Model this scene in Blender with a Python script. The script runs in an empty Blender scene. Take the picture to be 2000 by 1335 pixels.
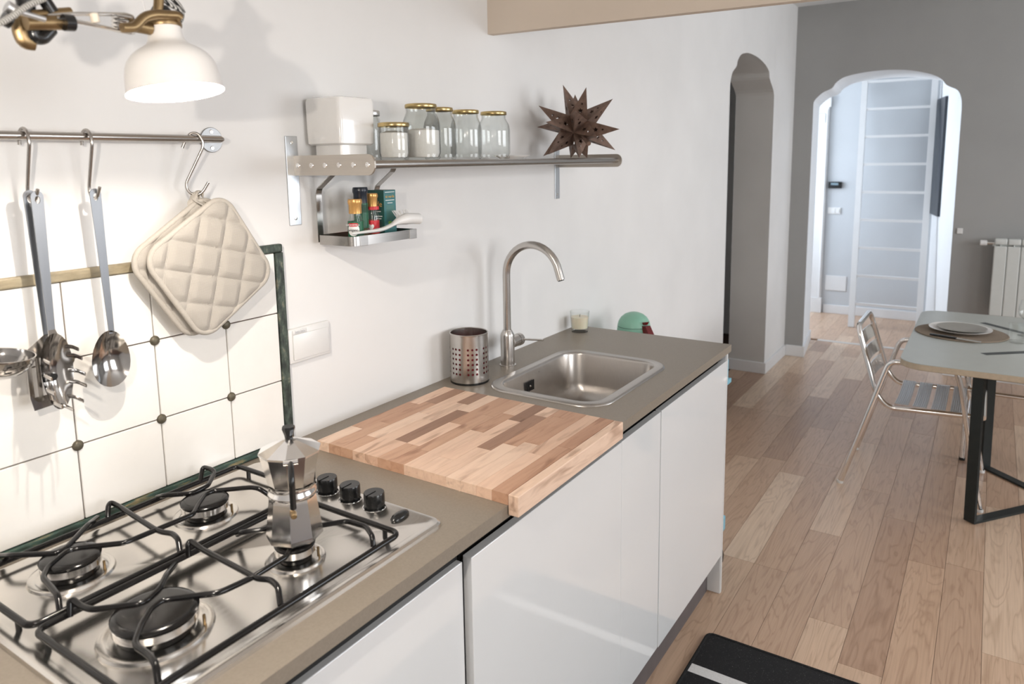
import bpy, bmesh, math, random
from mathutils import Vector, Matrix
random.seed(7)
PI = math.pi
scene = bpy.context.scene
col = scene.collection
# ------------------------------------------------------------------ camera
F_PX, CX, CY = 1424.87, 1000.0, 524.31
YAW, PITCH, ROLL = .582661, .146174, -.0147204
CAM = Vector((0, -1.353, 1.61))
_f = Vector((math.cos(YAW)*math.cos(PITCH), math.sin(YAW)*math.cos(PITCH), -math.sin(PITCH)))
_r0 = Vector((math.sin(YAW), -math.cos(YAW), 0)); _u0 = _r0.cross(_f)
_r = _r0*math.cos(ROLL) + _u0*math.sin(ROLL); _u = -_r0*math.sin(ROLL) + _u0*math.cos(ROLL)
cd = bpy.data.cameras.new('camera'); cam = bpy.data.objects.new('camera', cd); col.objects.link(cam)
cam.matrix_world = Matrix(((_r.x,_u.x,-_f.x,CAM.x),(_r.y,_u.y,-_f.y,CAM.y),(_r.z,_u.z,-_f.z,CAM.z),(0,0,0,1)))
cd.sensor_width = 36; cd.sensor_fit = 'HORIZONTAL'; cd.lens = F_PX/2000*36
cd.shift_x = 0; cd.shift_y = (CY-667.5)/2000
cd.clip_start = .02
cd.dof.use_dof = True; cd.dof.focus_distance = 1.75; cd.dof.aperture_fstop = 5.0
scene.camera = cam
# ------------------------------------------------------------------ world, lights, exposure
world = bpy.data.worlds.new('world'); scene.world = world; world.use_nodes = True
bg = world.node_tree.nodes['Background']; bg.inputs[0].default_value = (.55,.68,.9,1); bg.inputs[1].default_value = 1.0
vs = scene.view_settings; vs.view_transform = 'Standard'; vs.look = 'None'; vs.exposure = 0.22; vs.gamma = 1.0
vs.use_curve_mapping = False
def area(name, loc, target, sx, sy, power, color):
    l = bpy.data.lights.new(name, 'AREA'); l.shape = 'RECTANGLE'; l.size = sx; l.size_y = sy; l.energy = power; l.color = color
    o = bpy.data.objects.new(name, l); col.objects.link(o); o.location = loc
    o.rotation_euler = (Vector(target)-Vector(loc)).to_track_quat('-Z','Y').to_euler(); return o
def point(name, loc, power, color, rad):
    l = bpy.data.lights.new(name, 'POINT'); l.energy = power; l.color = color; l.shadow_soft_size = rad
    o = bpy.data.objects.new(name, l); col.objects.link(o); o.location = loc; return o
area('daylight_dining_window', (3.9,-4.3,1.65), (3.9,0,1.2), 2.3, 1.5, 68, (.95,.975,1))
area('kitchen_fill', (.7,-4.3,1.65), (.9,0,1.2), 1.5, 1.5, 51, (1,.985,.965))  # unseen fill light added to balance the kitchen
area('hall_side_fill', (7.35,1.2,1.5), (7.35,-1,1.4), 1.0, 1.5, 38, (.80,.89,1))  # unseen side light added to brighten the slanted hall wall

# ------------------------------------------------------------------ pixel to place helpers (2000 x 1335 frame)
def ray(x, y): return _f + _r*((x-CX)/F_PX) - _u*((y-CY)/F_PX)
def onz(p, z): d = ray(*p); return CAM + d*((z-CAM.z)/d.z)
def ony(p, y): d = ray(*p); return CAM + d*((y-CAM.y)/d.y)
def onx(p, x): d = ray(*p); return CAM + d*((x-CAM.x)/d.x)
def onpl(p, p0, n): d = ray(*p); n = Vector(n); return CAM + d*((Vector(p0)-CAM).dot(n)/d.dot(n))
# ------------------------------------------------------------------ object helpers
ORG = {}
def tag(o, label=None, cat=None, group=None, kind=None):
    if label: o['label'] = label
    if cat: o['category'] = cat
    if group: o['group'] = group
    if kind: o['kind'] = kind
    return o
def thing(name, label, cat, loc=(0,0,0), group=None):
    o = bpy.data.objects.new(name, None); col.objects.link(o); o.empty_display_size = .05
    o.location = loc; ORG[o.name] = Vector(loc); return tag(o, label, cat, group)
def obj(name, bm, mat, parent=None, smooth=False, loc=None, label=None, cat=None, group=None, kind=None, ang=None):
    bmesh.ops.recalc_face_normals(bm, faces=bm.faces[:])
    if parent is not None: og = ORG[parent.name]
    elif loc is not None: og = Vector(loc)
    else:
        xs = [v.co for v in bm.verts]
        og = Vector(((min(v.x for v in xs)+max(v.x for v in xs))/2, (min(v.y for v in xs)+max(v.y for v in xs))/2, min(v.z for v in xs)))
    for v in bm.verts: v.co -= og
    me = bpy.data.meshes.new(name)
    if smooth:
        for f in bm.faces: f.smooth = True
        a = math.radians(ang or 40)
        for e in bm.edges:
            if len(e.link_faces) == 2 and e.calc_face_angle(0) > a: e.smooth = False
    bm.to_mesh(me); bm.free()
    mats = mat if isinstance(mat, (list, tuple)) else [mat]
    for m in mats: me.materials.append(M[m])
    o = bpy.data.objects.new(name, me); col.objects.link(o)
    if parent is not None: o.parent = parent
    else: o.location = og
    ORG[o.name] = og
    return tag(o, label, cat, group, kind)
def struct(name, bm, mat, label=None, parent=None, smooth=False):
    return obj(name, bm, mat, parent, smooth, loc=(0,0,0), label=label, kind='structure' if parent is None else None)
def nb(): return bmesh.new()
def box(bm, x0, x1, y0, y1, z0, z1, bev=0, seg=2):
    g = bmesh.ops.create_cube(bm, size=1, matrix=Matrix.Translation(((x0+x1)/2,(y0+y1)/2,(z0+z1)/2)) @ Matrix.Diagonal((abs(x1-x0),abs(y1-y0),abs(z1-z0),1)))
    if bev:
        es = set(e for v in g['verts'] for e in v.link_edges)
        bmesh.ops.bevel(bm, geom=list(es), offset=bev, segments=seg, affect='EDGES', profile=.5)
    return bm
def bx(*a, **k): return box(nb(), *a, **k)
def rot_box(bm, c, dx, dy, dz, R, bev=0):
    b2 = bx(-dx/2,dx/2,-dy/2,dy/2,-dz/2,dz/2,bev=bev)
    bmesh.ops.transform(b2, matrix=Matrix.Translation(c) @ R.to_4x4(), verts=b2.verts[:]); merge(bm, b2); return bm
def merge(bm, b2):
    me = bpy.data.meshes.new('tmp'); b2.to_mesh(me); b2.free(); bm.from_mesh(me); bpy.data.meshes.remove(me)
def smoothpath(pts, r, n=4):
    """round the corners of a polyline with radius-like distance r"""
    pts = [Vector(p) for p in pts]; out = [pts[0]]
    for i in range(1, len(pts)-1):
        a, b, c = pts[i-1], pts[i], pts[i+1]
        d1, d2 = (a-b), (c-b); k = min(r, d1.length*.45, d2.length*.45)
        p, q = b+d1.normalized()*k, b+d2.normalized()*k
        for j in range(n+1):
            t = j/n; out.append(p*(1-t)**2 + b*2*t*(1-t) + q*t*t)
    out.append(pts[-1]); return out
def tube(bm, pts, r, seg=10, closed=False, flat=None, caps=True, upref=None):
    """sweep a circle (or a flat ellipse: flat=(ra, rb)) along pts; r number or list"""
    pts = [Vector(p) for p in pts]; n = len(pts); rings = []
    T = []
    for i in range(n):
        a = pts[(i-1) % n] if (closed or i > 0) else pts[i]; b = pts[(i+1) % n] if (closed or i < n-1) else pts[i]
        T.append((b-a).normalized())
    up = Vector(upref) if upref else (Vector((0,0,1)) if abs(T[0].z) < .9 else Vector((0,1,0)))
    N = (up - T[0]*up.dot(T[0])).normalized()
    for i in range(n):
        N = (N - T[i]*N.dot(T[i])).normalized()
        if upref:
            u2 = Vector(upref); q = u2 - T[i]*u2.dot(T[i])
            if q.length > .05: N = q.normalized()
        B = T[i].cross(N); rr = r[i] if isinstance(r, (list, tuple)) else r
        ra, rb = flat if flat else (rr, rr)
        if flat and seg == 4:
            offs = [(ra,rb),(-ra,rb),(-ra,-rb),(ra,-rb)]
        else:
            offs = [(ra*math.cos(2*PI*k/seg), rb*math.sin(2*PI*k/seg)) for k in range(seg)]
        rings.append([bm.verts.new(pts[i] + N*u + B*v) for u, v in offs])
    m = len(rings[0])
    for i in range(n if closed else n-1):
        A, Bq = rings[i], rings[(i+1) % n]
        for k in range(m): bm.faces.new((A[k], A[(k+1) % m], Bq[(k+1) % m], Bq[k]))
    if caps and not closed:
        bm.faces.new(rings[0][::-1]); bm.faces.new(rings[-1])
    return bm
def tb(*a, **k): return tube(nb(), *a, **k)
def lathe(bm, prof, c=(0,0,0), seg=32, mat=None, a0=0):
    """prof: list of (r, z); r==0 makes a pole"""
    R = []
    Mx = Matrix.Translation(c) @ (mat.to_4x4() if mat else Matrix())
    for r, z in prof:
        if r < 1e-6: R.append([bm.verts.new(Mx @ Vector((0,0,z)))])
        else: R.append([bm.verts.new(Mx @ Vector((r*math.cos(a0+2*PI*k/seg), r*math.sin(a0+2*PI*k/seg), z))) for k in range(seg)])
    for A, B in zip(R, R[1:]):
        if len(A) == 1 and len(B) == 1: continue
        for k in range(seg):
            k2 = (k+1) % seg
            if len(A) == 1: bm.faces.new((A[0], B[k], B[k2]))
            elif len(B) == 1: bm.faces.new((A[k], A[k2], B[0]))
            else: bm.faces.new((A[k], A[k2], B[k2], B[k]))
    return bm
def lt(prof, c=(0,0,0), seg=32, mat=None, a0=0): return lathe(nb(), prof, c, seg, mat, a0)
def axis_mat(a, ref=(1,0,0)):
    z = Vector(a).normalized(); x = Vector(ref)
    if abs(z.dot(x)) > .97: x = Vector((0,1,0))
    x = (x - z*x.dot(z)).normalized(); y = z.cross(x)
    return Matrix((x, y, z)).transposed()
def cyl(p, q, r, seg=20, r2=None, bev=0):
    p, q = Vector(p), Vector(q); h = (q-p).length; r2 = r if r2 is None else r2
    ref = (1,0,0) if abs((q-p).normalized().x) < .9 else (0,1,0)
    pr = [(0,0),(r-bev,0),(r,bev),(r2,h-bev),(r2-bev,h),(0,h)] if bev else [(0,0),(r,0),(r2,h),(0,h)]
    return lt(pr, p, seg, axis_mat(q-p, ref))
def prism(bm, pts2, fn, d0, d1):
    """extrude a 2D outline; fn(u, v, d) -> world"""
    A = [bm.verts.new(fn(u, v, d0)) for u, v in pts2]; B = [bm.verts.new(fn(u, v, d1)) for u, v in pts2]
    n = len(pts2); bm.faces.new(A[::-1]); bm.faces.new(B)
    for i in range(n): bm.faces.new((A[i], A[(i+1) % n], B[(i+1) % n], B[i]))
    return bm
def rrect(x0, x1, y0, y1, r, n=6):
    out = []
    for cx, cy, a in ((x1-r,y1-r,0),(x0+r,y1-r,PI/2),(x0+r,y0+r,PI),(x1-r,y0+r,1.5*PI)):
        for k in range(n+1): out.append((cx+r*math.cos(a+PI/2*k/n), cy+r*math.sin(a+PI/2*k/n)))
    return out
def loops(bm, Ls, cap0=False, cap1=False):
    R = [[bm.verts.new(p) for p in L] for L in Ls]; n = len(R[0])
    for A, B in zip(R, R[1:]):
        for k in range(n): bm.faces.new((A[k], A[(k+1) % n], B[(k+1) % n], B[k]))
    if cap0: bm.faces.new(R[0][::-1])
    if cap1: bm.faces.new(R[-1])
    return bm
def text(name, body, size, mat, parent, o, ex, ey, ext=.0003, align='CENTER'):
    """flat lettering: origin o, x direction ex, y direction ey"""
    cu = bpy.data.curves.new(name, 'FONT'); cu.body = body; cu.size = size; cu.align_x = align; cu.extrude = ext
    t = bpy.data.objects.new('tmp', cu); me = bpy.data.meshes.new_from_object(t)
    bpy.data.objects.remove(t); bm = nb(); bm.from_mesh(me); bpy.data.meshes.remove(me)
    ex, ey = Vector(ex).normalized(), Vector(ey).normalized(); ez = ex.cross(ey)
    R = Matrix((ex, ey, ez)).transposed().to_4x4()
    bmesh.ops.transform(bm, matrix=Matrix.Translation(o) @ R, verts=bm.verts[:])
    return obj(name, bm, mat, parent)
def copy_tree(o, parent=None):
    c = o.copy(); col.objects.link(c); c.parent = parent; ORG[c.name] = ORG[o.name]
    for ch in o.children: copy_tree(ch, c)
    return c
# ------------------------------------------------------------------ materials
M = {}
def srgb(r, g, b): return tuple((c/255/12.92 if c <= 10 else ((c/255+.055)/1.055)**2.4) for c in (r, g, b)) + (1,)
class NT:
    def __init__(s, name):
        s.m = bpy.data.materials.new(name); s.m.use_nodes = True; s.t = s.m.node_tree; s.b = s.t.nodes['Principled BSDF']; M[name] = s.m
    def n(s, typ, **k):
        d = s.t.nodes.new(typ)
        for a, v in k.items():
            if a.startswith('i_'): d.inputs[a[2:].replace('_', ' ')].default_value = v
            else: setattr(d, a, v)
        return d
    def l(s, a, b): s.t.links.new(a, b)
    def coords(s, scale=(1,1,1), kind='Object', rnd=0):
        tc = s.n('ShaderNodeTexCoord'); mp = s.n('ShaderNodeMapping'); mp.inputs['Scale'].default_value = scale
        src = tc.outputs[kind]
        if rnd:
            oi = s.n('ShaderNodeObjectInfo'); mu = s.n('ShaderNodeMath', operation='MULTIPLY'); mu.inputs[1].default_value = rnd
            s.l(oi.outputs['Random'], mu.inputs[0]); va = s.n('ShaderNodeVectorMath', operation='ADD')
            s.l(src, va.inputs[0]); s.l(mu.outputs[0], va.inputs[1]); src = va.outputs[0]
        s.l(src, mp.inputs[0]); return mp.outputs[0]
    def ramp(s, fac, stops):
        r = s.n('ShaderNodeValToRGB'); e = r.color_ramp.elements
        while len(e) < len(stops): e.new(.5)
        for q, (p, c) in zip(e, stops): q.position = p; q.color = c
        s.l(fac, r.inputs[0]); return r.outputs[0]
    def noise(s, vec, scale, detail=4, rough=.55, dist=0):
        d = s.n('ShaderNodeTexNoise'); d.inputs['Scale'].default_value = scale; d.inputs['Detail'].default_value = detail
        d.inputs['Roughness'].default_value = rough; d.inputs['Distortion'].default_value = dist; s.l(vec, d.inputs['Vector']); return d.outputs['Fac']
    def bump(s, h, strength=.2, dist=.002):
        b = s.n('ShaderNodeBump'); b.inputs['Strength'].default_value = strength; b.inputs['Distance'].default_value = dist
        s.l(h, b.inputs['Height']); s.l(b.outputs[0], s.b.inputs['Normal'])
    def set(s, **k):
        for a, v in k.items(): s.b.inputs[a.replace('_', ' ')].default_value = v
def simple(name, c, rough=.5, metal=0, var=0, scale=30, bump=0, bdist=.001, **k):
    m = NT(name); m.set(Base_Color=c, Roughness=rough, Metallic=metal, **k)
    if var or bump:
        v = m.coords(); f = m.noise(v, scale)
        if var: m.l(m.ramp(f, [(.3, tuple(x*(1-var) for x in c[:3])+(1,)), (.7, tuple(min(1, x*(1+var)) for x in c[:3])+(1,))]), m.b.inputs['Base Color'])
        if bump: m.bump(f, bump, bdist)
    return m
simple('plaster', (.80,.79,.775,1), .9, var=.035, scale=2.2, bump=.12, bdist=.004)
simple('plaster_grey', (.365,.362,.352,1), .9, var=.04, scale=2.0, bump=.1, bdist=.004)
simple('plaster_shade', (.62,.60,.57,1), .9, var=.04, scale=2.0)  # greyed plaster, shade of the narrow arch and passage put into the colour
simple('plaster_white', (.84,.85,.86,1), .85, var=.02, scale=3)
simple('plaster_hall', (.60,.625,.65,1), .85, var=.02, scale=3)
simple('ceiling_white', (.82,.82,.81,1), .9, var=.02, scale=3)
simple('lintel', (.70,.60,.50,1), .85, var=.03, scale=3)
simple('skirting', (.80,.80,.80,1), .45, var=.02, scale=6)
simple('grout', (.10,.055,.04,1), .9, var=.2, scale=60)
simple('tile_glaze', (.87,.845,.80,1), .22, var=.02, scale=14, bump=.06, bdist=.002, Coat_Weight=.3, Coat_Roughness=.08)
simple('stud_bronze', (.11,.095,.065,1), .5, .35, var=.35, scale=160, bump=.4)
simple('worktop', srgb(138,128,115), .40, var=.07, scale=260, bump=.03)
simple('lacquer_white', (.80,.81,.81,1), .09, var=.01, scale=3, Coat_Weight=.5, Coat_Roughness=.03)
simple('carcass', (.62,.62,.61,1), .5, var=.02)
simple('plinth_grey', srgb(96,90,90), .55, var=.08, scale=20)
simple('groove_black', (.012,.012,.012,1), .5, var=.1)
simple('chrome', (.72,.70,.67,1), .10, 1, var=.03, scale=8)
simple('alu_polished', (.90,.88,.86,1), .14, 1, var=.03, scale=20)
simple('alu_matt', (.62,.62,.62,1), .38, 1, var=.04, scale=80)
simple('brass', (.30,.21,.11,1), .38, 1, var=.12, scale=60)
simple('gold_lid', (.55,.42,.20,1), .28, 1, var=.06, scale=50)
simple('gold_cap', srgb(214,165,100), .3, .55, var=.05, scale=50)
simple('enamel_black', (.006,.0055,.0055,1), .16, var=.1, scale=40, Specular_IOR_Level=.4)
simple('plastic_black', (.010,.010,.010,1), .22, var=.1, scale=50)
simple('plastic_white', (.78,.77,.75,1), .3, var=.01)
simple('lamp_white', (.80,.775,.745,1), .38, var=.015, scale=10)
simple('lamp_inside', (.93,.90,.86,1), .5, var=.01)
simple('ceramic', (.89,.87,.84,1), .15, var=.012, scale=9, Coat_Weight=.3)
simple('stoneware', srgb(150,146,138), .35, var=.05, scale=30)
simple('rust_iron', srgb(122,100,88), .5, .4, var=.30, scale=45, bump=.25)
simple('candle_wax', srgb(236,226,204), .45, var=.015, Subsurface_Weight=.2)
simple('sugar', (.88,.84,.80,1), .85, var=.03, scale=300, bump=.3)
simple('teal', srgb(136,184,162), .38, var=.03)
simple('dark_red', srgb(104,14,18), .28, var=.12, scale=20)
simple('red_liner', srgb(120,10,24), .5, var=.1)
simple('tea_green', srgb(22,82,74), .35, var=.06, scale=40)
simple('tea_teal', srgb(56,116,118), .35, var=.05, scale=40)
simple('print_gold', srgb(222,178,104), .5, var=.03)
simple('print_white', (.85,.84,.82,1), .5, var=.02)
simple('print_red', srgb(205,44,52), .4, var=.04)
simple('print_green', srgb(20,92,62), .4, var=.04)
simple('print_lime', srgb(120,170,70), .4, var=.04)
simple('herb', srgb(132,118,84), .9, var=.5, scale=500, bump=.4)
simple('spice_orange', srgb(186,128,62), .9, var=.35, scale=500, bump=.4)
simple('navy_cap', srgb(26,34,46), .3, var=.06)
simple('pale_green_print', srgb(92,128,104), .4, var=.05)
simple('rug_white', (.66,.65,.64,1), .95, var=.08, scale=200, bump=.5)
simple('table_top', srgb(176,178,172), .34, var=.02, scale=20)
simple('ply_edge', srgb(186,170,148), .5, var=.08, scale=60)
simple('frame_dark', srgb(38,44,44), .45, .3, var=.08)
simple('inlay_dark', srgb(72,76,76), .5, .2, var=.05)
simple('radiator_paint', srgb(206,208,204), .35, var=.015)
simple('poster_dark', srgb(46,52,62), .25, var=.35, scale=1.6)
simple('light_blue', srgb(128,186,204), .35, var=.05)
simple('bag_black', (.012,.012,.013,1), .25, var=.2, bump=.6, scale=25)
simple('joint_pale', srgb(196,190,184), .5, var=.03)
simple('screen_grey', srgb(120,140,150), .3, var=.05)
simple('cream_clip', srgb(226,214,196), .5, var=.03)
# brushed metals
def brushed(name, c, rough, scale, r2=.12, metal=1):
    m = NT(name); m.set(Base_Color=c, Metallic=metal, Roughness=rough)
    f = m.noise(m.coords(scale), 1.0, 3)
    mr = m.n('ShaderNodeMapRange'); mr.inputs['To Min'].default_value = rough-r2/2; mr.inputs['To Max'].default_value = rough+r2/2
    m.l(f, mr.inputs[0]); m.l(mr.outputs[0], m.b.inputs['Roughness'])
    m.l(m.ramp(f, [(.3, tuple(x*.93 for x in c[:3])+(1,)), (.7, c)]), m.b.inputs['Base Color']); m.bump(f, .03, .0005)
brushed('steel_brushed', (.56,.54,.51,1), .27, (30,400,400))
brushed('steel_z', (.60,.57,.54,1), .25, (260,260,10), .05)
brushed('steel_hob', (.72,.69,.65,1), .22, (14,300,300), .10)
brushed('steel_sink', (.52,.49,.46,1), .30, (40,400,40), .10)
brushed('steel_shelf', (.44,.42,.40,1), .30, (8,300,300))
brushed('steel_rail', (.48,.45,.42,1), .24, (8,300,300))
brushed('steel_utensil', (.52,.50,.48,1), .12, (60,60,60), .08)
brushed('steel_handle', (.26,.27,.285,1), .38, (80,80,8), .08)
brushed('flange_steel', (.36,.36,.36,1), .42, (60,60,60))
brushed('bracket_zinc', (.60,.62,.64,1), .38, (60,60,10))
brushed('plate_satin', (.62,.57,.51,1), .42, (200,10,200))
# glass
def glass(name, c=(1,1,1,1), rim=.72):
    m = NT(name); t = m.t; out = [n for n in t.nodes if n.type == 'OUTPUT_MATERIAL'][0]; t.nodes.remove(m.b)
    tr = m.n('ShaderNodeBsdfTransparent'); gl = m.n('ShaderNodeBsdfGlossy'); gl.inputs['Roughness'].default_value = .03; mx = m.n('ShaderNodeMixShader')
    lw = m.n('ShaderNodeLayerWeight'); lw.inputs['Blend'].default_value = .35
    m.l(m.ramp(lw.outputs['Facing'], [(0, c), (.55, c), (1, tuple(x*rim for x in c[:3])+(1,))]), tr.inputs['Color'])
    fr = m.n('ShaderNodeMapRange'); pw = m.n('ShaderNodeMath', operation='POWER'); pw.inputs[1].default_value = 3.0; lw2 = m.n('ShaderNodeLayerWeight'); lw2.inputs['Blend'].default_value = .5
    fr.inputs['To Min'].default_value = .04; fr.inputs['To Max'].default_value = .55; m.l(lw2.outputs['Facing'], pw.inputs[0]); m.l(pw.outputs[0], fr.inputs[0])
    bp = m.n('ShaderNodeBump'); bp.inputs['Strength'].default_value = .12; bp.inputs['Distance'].default_value = .002
    m.l(m.noise(m.coords(), 40, 2), bp.inputs['Height']); m.l(bp.outputs[0], gl.inputs['Normal']); m.l(bp.outputs[0], lw2.inputs['Normal'])
    m.l(fr.outputs[0], mx.inputs[0]); m.l(tr.outputs[0], mx.inputs[1]); m.l(gl.outputs[0], mx.inputs[2]); m.l(mx.outputs[0], out.inputs['Surface'])
glass('jar_glass', (.965,.975,.97,1)); glass('clear_glass', (.98,.985,.98,1))
# wood for floor planks
m = NT('oak_plank'); v = m.coords((1,1,1), 'Object', 37)
st = m.n('ShaderNodeMapping'); st.inputs['Scale'].default_value = (.75,6.5,6.5); m.l(v, st.inputs[0])
n1 = m.noise(st.outputs[0], 1.6, 3, .5, .6)
wv = m.n('ShaderNodeMath', operation='MULTIPLY'); wv.inputs[1].default_value = 11.0; m.l(n1, wv.inputs[0])
fr = m.n('ShaderNodeMath', operation='FRACT'); m.l(wv.outputs[0], fr.inputs[0])
st2 = m.n('ShaderNodeMapping'); st2.inputs['Scale'].default_value = (5,150,150); m.l(v, st2.inputs[0]); n2 = m.noise(st2.outputs[0], 1.0, 3)
oi = m.n('ShaderNodeObjectInfo')
base = m.ramp(oi.outputs['Random'], [(0, srgb(176,144,121)), (.25, srgb(202,170,144)), (.55, srgb(191,160,136)), (.8, srgb(210,180,154)), (1, srgb(224,200,176))])
g1 = m.ramp(fr.outputs[0], [(0, (.74,.70,.67,1)), (.22, (.97,.97,.97,1)), (.8, (1.0,1.0,1.0,1)), (1, (.82,.79,.77,1))])
g2 = m.ramp(n2, [(.3, (.86,.84,.82,1)), (.6, (1,1,1,1))])
mx = m.n('ShaderNodeMix', data_type='RGBA', blend_type='MULTIPLY'); mx.inputs[0].default_value = .8; m.l(base, mx.inputs[6]); m.l(g1, mx.inputs[7])
mx2 = m.n('ShaderNodeMix', data_type='RGBA', blend_type='MULTIPLY'); mx2.inputs[0].default_value = .9; m.l(mx.outputs[2], mx2.inputs[6]); m.l(g2, mx2.inputs[7])
m.l(mx2.outputs[2], m.b.inputs['Base Color']); m.set(Roughness=.33); m.bump(n2, .06, .001)
# butcher block staves
def stave(name, cols):
    m = NT(name); v = m.coords((1,1,1), 'Object', 53)
    st = m.n('ShaderNodeMapping'); st.inputs['Scale'].default_value = (9,70,70); m.l(v, st.inputs[0]); n1 = m.noise(st.outputs[0], 1.0, 4, .6, .5)
    st2 = m.n('ShaderNodeMapping'); st2.inputs['Scale'].default_value = (4,22,22); m.l(v, st2.inputs[0]); n2 = m.noise(st2.outputs[0], 1.0, 2, .5, 1.5)
    oi = m.n('ShaderNodeObjectInfo'); base = m.ramp(oi.outputs['Random'], cols)
    g = m.ramp(n1, [(.25, (.80,.75,.72,1)), (.55, (1,1,1,1))]); h = m.ramp(n2, [(.30, (.52,.42,.36,1)), (.45, (1,1,1,1))])
    a = m.n('ShaderNodeMix', data_type='RGBA', blend_type='MULTIPLY'); a.inputs[0].default_value = .8; m.l(base, a.inputs[6]); m.l(g, a.inputs[7])
    b = m.n('ShaderNodeMix', data_type='RGBA', blend_type='MULTIPLY'); b.inputs[0].default_value = .7; m.l(a.outputs[2], b.inputs[6]); m.l(h, b.inputs[7])
    m.l(b.outputs[2], m.b.inputs['Base Color']); m.set(Roughness=.5); m.bump(n1, .04, .0006)
stave('beech', [(0, srgb(222,186,160)), (.5, srgb(236,206,182)), (1, srgb(230,194,168))])
stave('beech_mid', [(0, srgb(190,146,118)), (1, srgb(204,164,136))])
stave('walnut', [(0, srgb(150,114,92)), (.5, srgb(172,134,110)), (1, srgb(128,100,84))])
# distressed green painted trim
def paint(name, stops, sc=(14,60,60)):
    m = NT(name); f = m.noise(m.coords(sc), 1.0, 5, .65); m.l(m.ramp(f, stops), m.b.inputs['Base Color']); m.set(Roughness=.55); m.bump(f, .3, .002)
paint('trim_green', [(.38, srgb(30,36,33)), (.50, srgb(56,66,58)), (.58, srgb(74,86,76)), (.66, srgb(122,118,100))], (70,70,30))
paint('trim_green_low', [(.38, srgb(36,46,40)), (.55, srgb(58,84,76)), (.66, srgb(140,126,92))], (16,80,80))
paint('trim_tan', [(.35, srgb(122,112,90)), (.65, srgb(160,148,122))], (14,60,60))
# quilted cloth
m = NT('quilt_cloth'); v = m.coords((1,1,1)); w = m.n('ShaderNodeTexWave'); w.inputs['Scale'].default_value = 130; w.bands_direction = 'X'; m.l(v, w.inputs[0])
w2 = m.n('ShaderNodeTexWave'); w2.inputs['Scale'].default_value = 130; w2.bands_direction = 'Z'; m.l(v, w2.inputs[0])
ml = m.n('ShaderNodeMath', operation='MULTIPLY'); m.l(w.outputs['Fac'], ml.inputs[0]); m.l(w2.outputs['Fac'], ml.inputs[1])
m.l(m.ramp(ml.outputs[0], [(0, srgb(160,154,145)), (.8, srgb(182,175,166))]), m.b.inputs['Base Color']); m.set(Roughness=.95); m.bump(ml.outputs[0], .25, .0008)
simple('quilt_piping', srgb(176,169,159), .9, var=.05, scale=200, bump=.3)
# woven rug, placemat
m = NT('rug_black'); v = m.coords((1,1,1)); w = m.n('ShaderNodeTexWave'); w.inputs['Scale'].default_value = 90; w.inputs['Distortion'].default_value = 1.5; m.l(v, w.inputs[0])
sp = m.noise(v, 420, 1); m.l(m.ramp(sp, [(.70, (.008,.008,.009,1)), (.78, (.20,.20,.20,1))]), m.b.inputs['Base Color']); m.set(Roughness=.95); m.bump(w.outputs['Fac'], .5, .002)
m = NT('woven_mat'); v = m.coords((1,1,1)); w = m.n('ShaderNodeTexWave', wave_type='RINGS', rings_direction='Z'); w.inputs['Scale'].default_value = 55; m.l(v, w.inputs[0])
m.l(m.ramp(w.outputs['Fac'], [(0, srgb(112,98,84)), (1, srgb(150,134,116))]), m.b.inputs['Base Color']); m.set(Roughness=.9); m.bump(w.outputs['Fac'], .4, .002)
m = NT('cable_weave'); v = m.coords((1,1,1)); w = m.n('ShaderNodeTexWave'); w.inputs['Scale'].default_value = 150; w.bands_direction = 'DIAGONAL'; m.l(v, w.inputs[0])
m.l(m.ramp(w.outputs['Fac'], [(.45, (.02,.02,.02,1)), (.55, (.6,.58,.54,1))]), m.b.inputs['Base Color']); m.set(Roughness=.9)
m = NT('bulb_glow'); m.set(Base_Color=(1,.93,.82,1), Emission_Color=(1,.92,.82,1), Emission_Strength=20.0)

# ================================================================== STRUCTURE
H = 2.75; XL = -1.5; YR = -4.2; XF = 6.11
def wall_with_arch(bm, u0, u1, ua, ub, curve, z1, fn, d0, d1):
    """wall from u0..u1 with an arched opening ua..ub; curve = [(u, z)] rising and falling; fn(u, z, d)"""
    cs = [(ua, 0)] + curve + [(ub, 0)]
    def quad(p): bm.faces.new([bm.verts.new(q) for q in p])
    for d in (d0, d1):
        quad([fn(u0,0,d), fn(ua,0,d), fn(ua,z1,d), fn(u0,z1,d)]); quad([fn(ub,0,d), fn(u1,0,d), fn(u1,z1,d), fn(ub,z1,d)])
        for (a, za), (b, zb) in zip(curve, curve[1:]):
            if abs(a-b) > 1e-5: quad([fn(a,za,d), fn(b,zb,d), fn(b,z1,d), fn(a,z1,d)])
    for (a, za), (b, zb) in zip(cs, cs[1:]): quad([fn(a,za,d0), fn(b,zb,d0), fn(b,zb,d1), fn(a,za,d1)])
    for u in (u0, u1): quad([fn(u,0,d0), fn(u,z1,d0), fn(u,z1,d1), fn(u,0,d1)])
    quad([fn(u0,z1,d0), fn(u1,z1,d0), fn(u1,z1,d1), fn(u0,z1,d1)])
    bmesh.ops.remove_doubles(bm, verts=bm.verts[:], dist=1e-5)
    return bm
def smooth_curve(c, n=4):
    out = []
    P = [Vector((a, b)) for a, b in c]
    for i in range(len(P)-1):
        p0, p1, p2, p3 = P[max(i-1,0)], P[i], P[i+1], P[min(i+2,len(P)-1)]
        for j in range(n):
            t = j/n
            q = .5*((2*p1)+(p2-p0)*t+(2*p0-5*p1+4*p2-p3)*t*t+(3*p1-p0-3*p2+p3)*t**3); out.append((q.x, q.y))
    out.append(tuple(P[-1]))
    for i in range(1, len(out)):                       # keep u monotone
        if (out[-1][0] > out[0][0] and out[i][0] < out[i-1][0]) or (out[-1][0] < out[0][0] and out[i][0] > out[i-1][0]): out[i] = (out[i-1][0], out[i][1])
    return out
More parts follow.
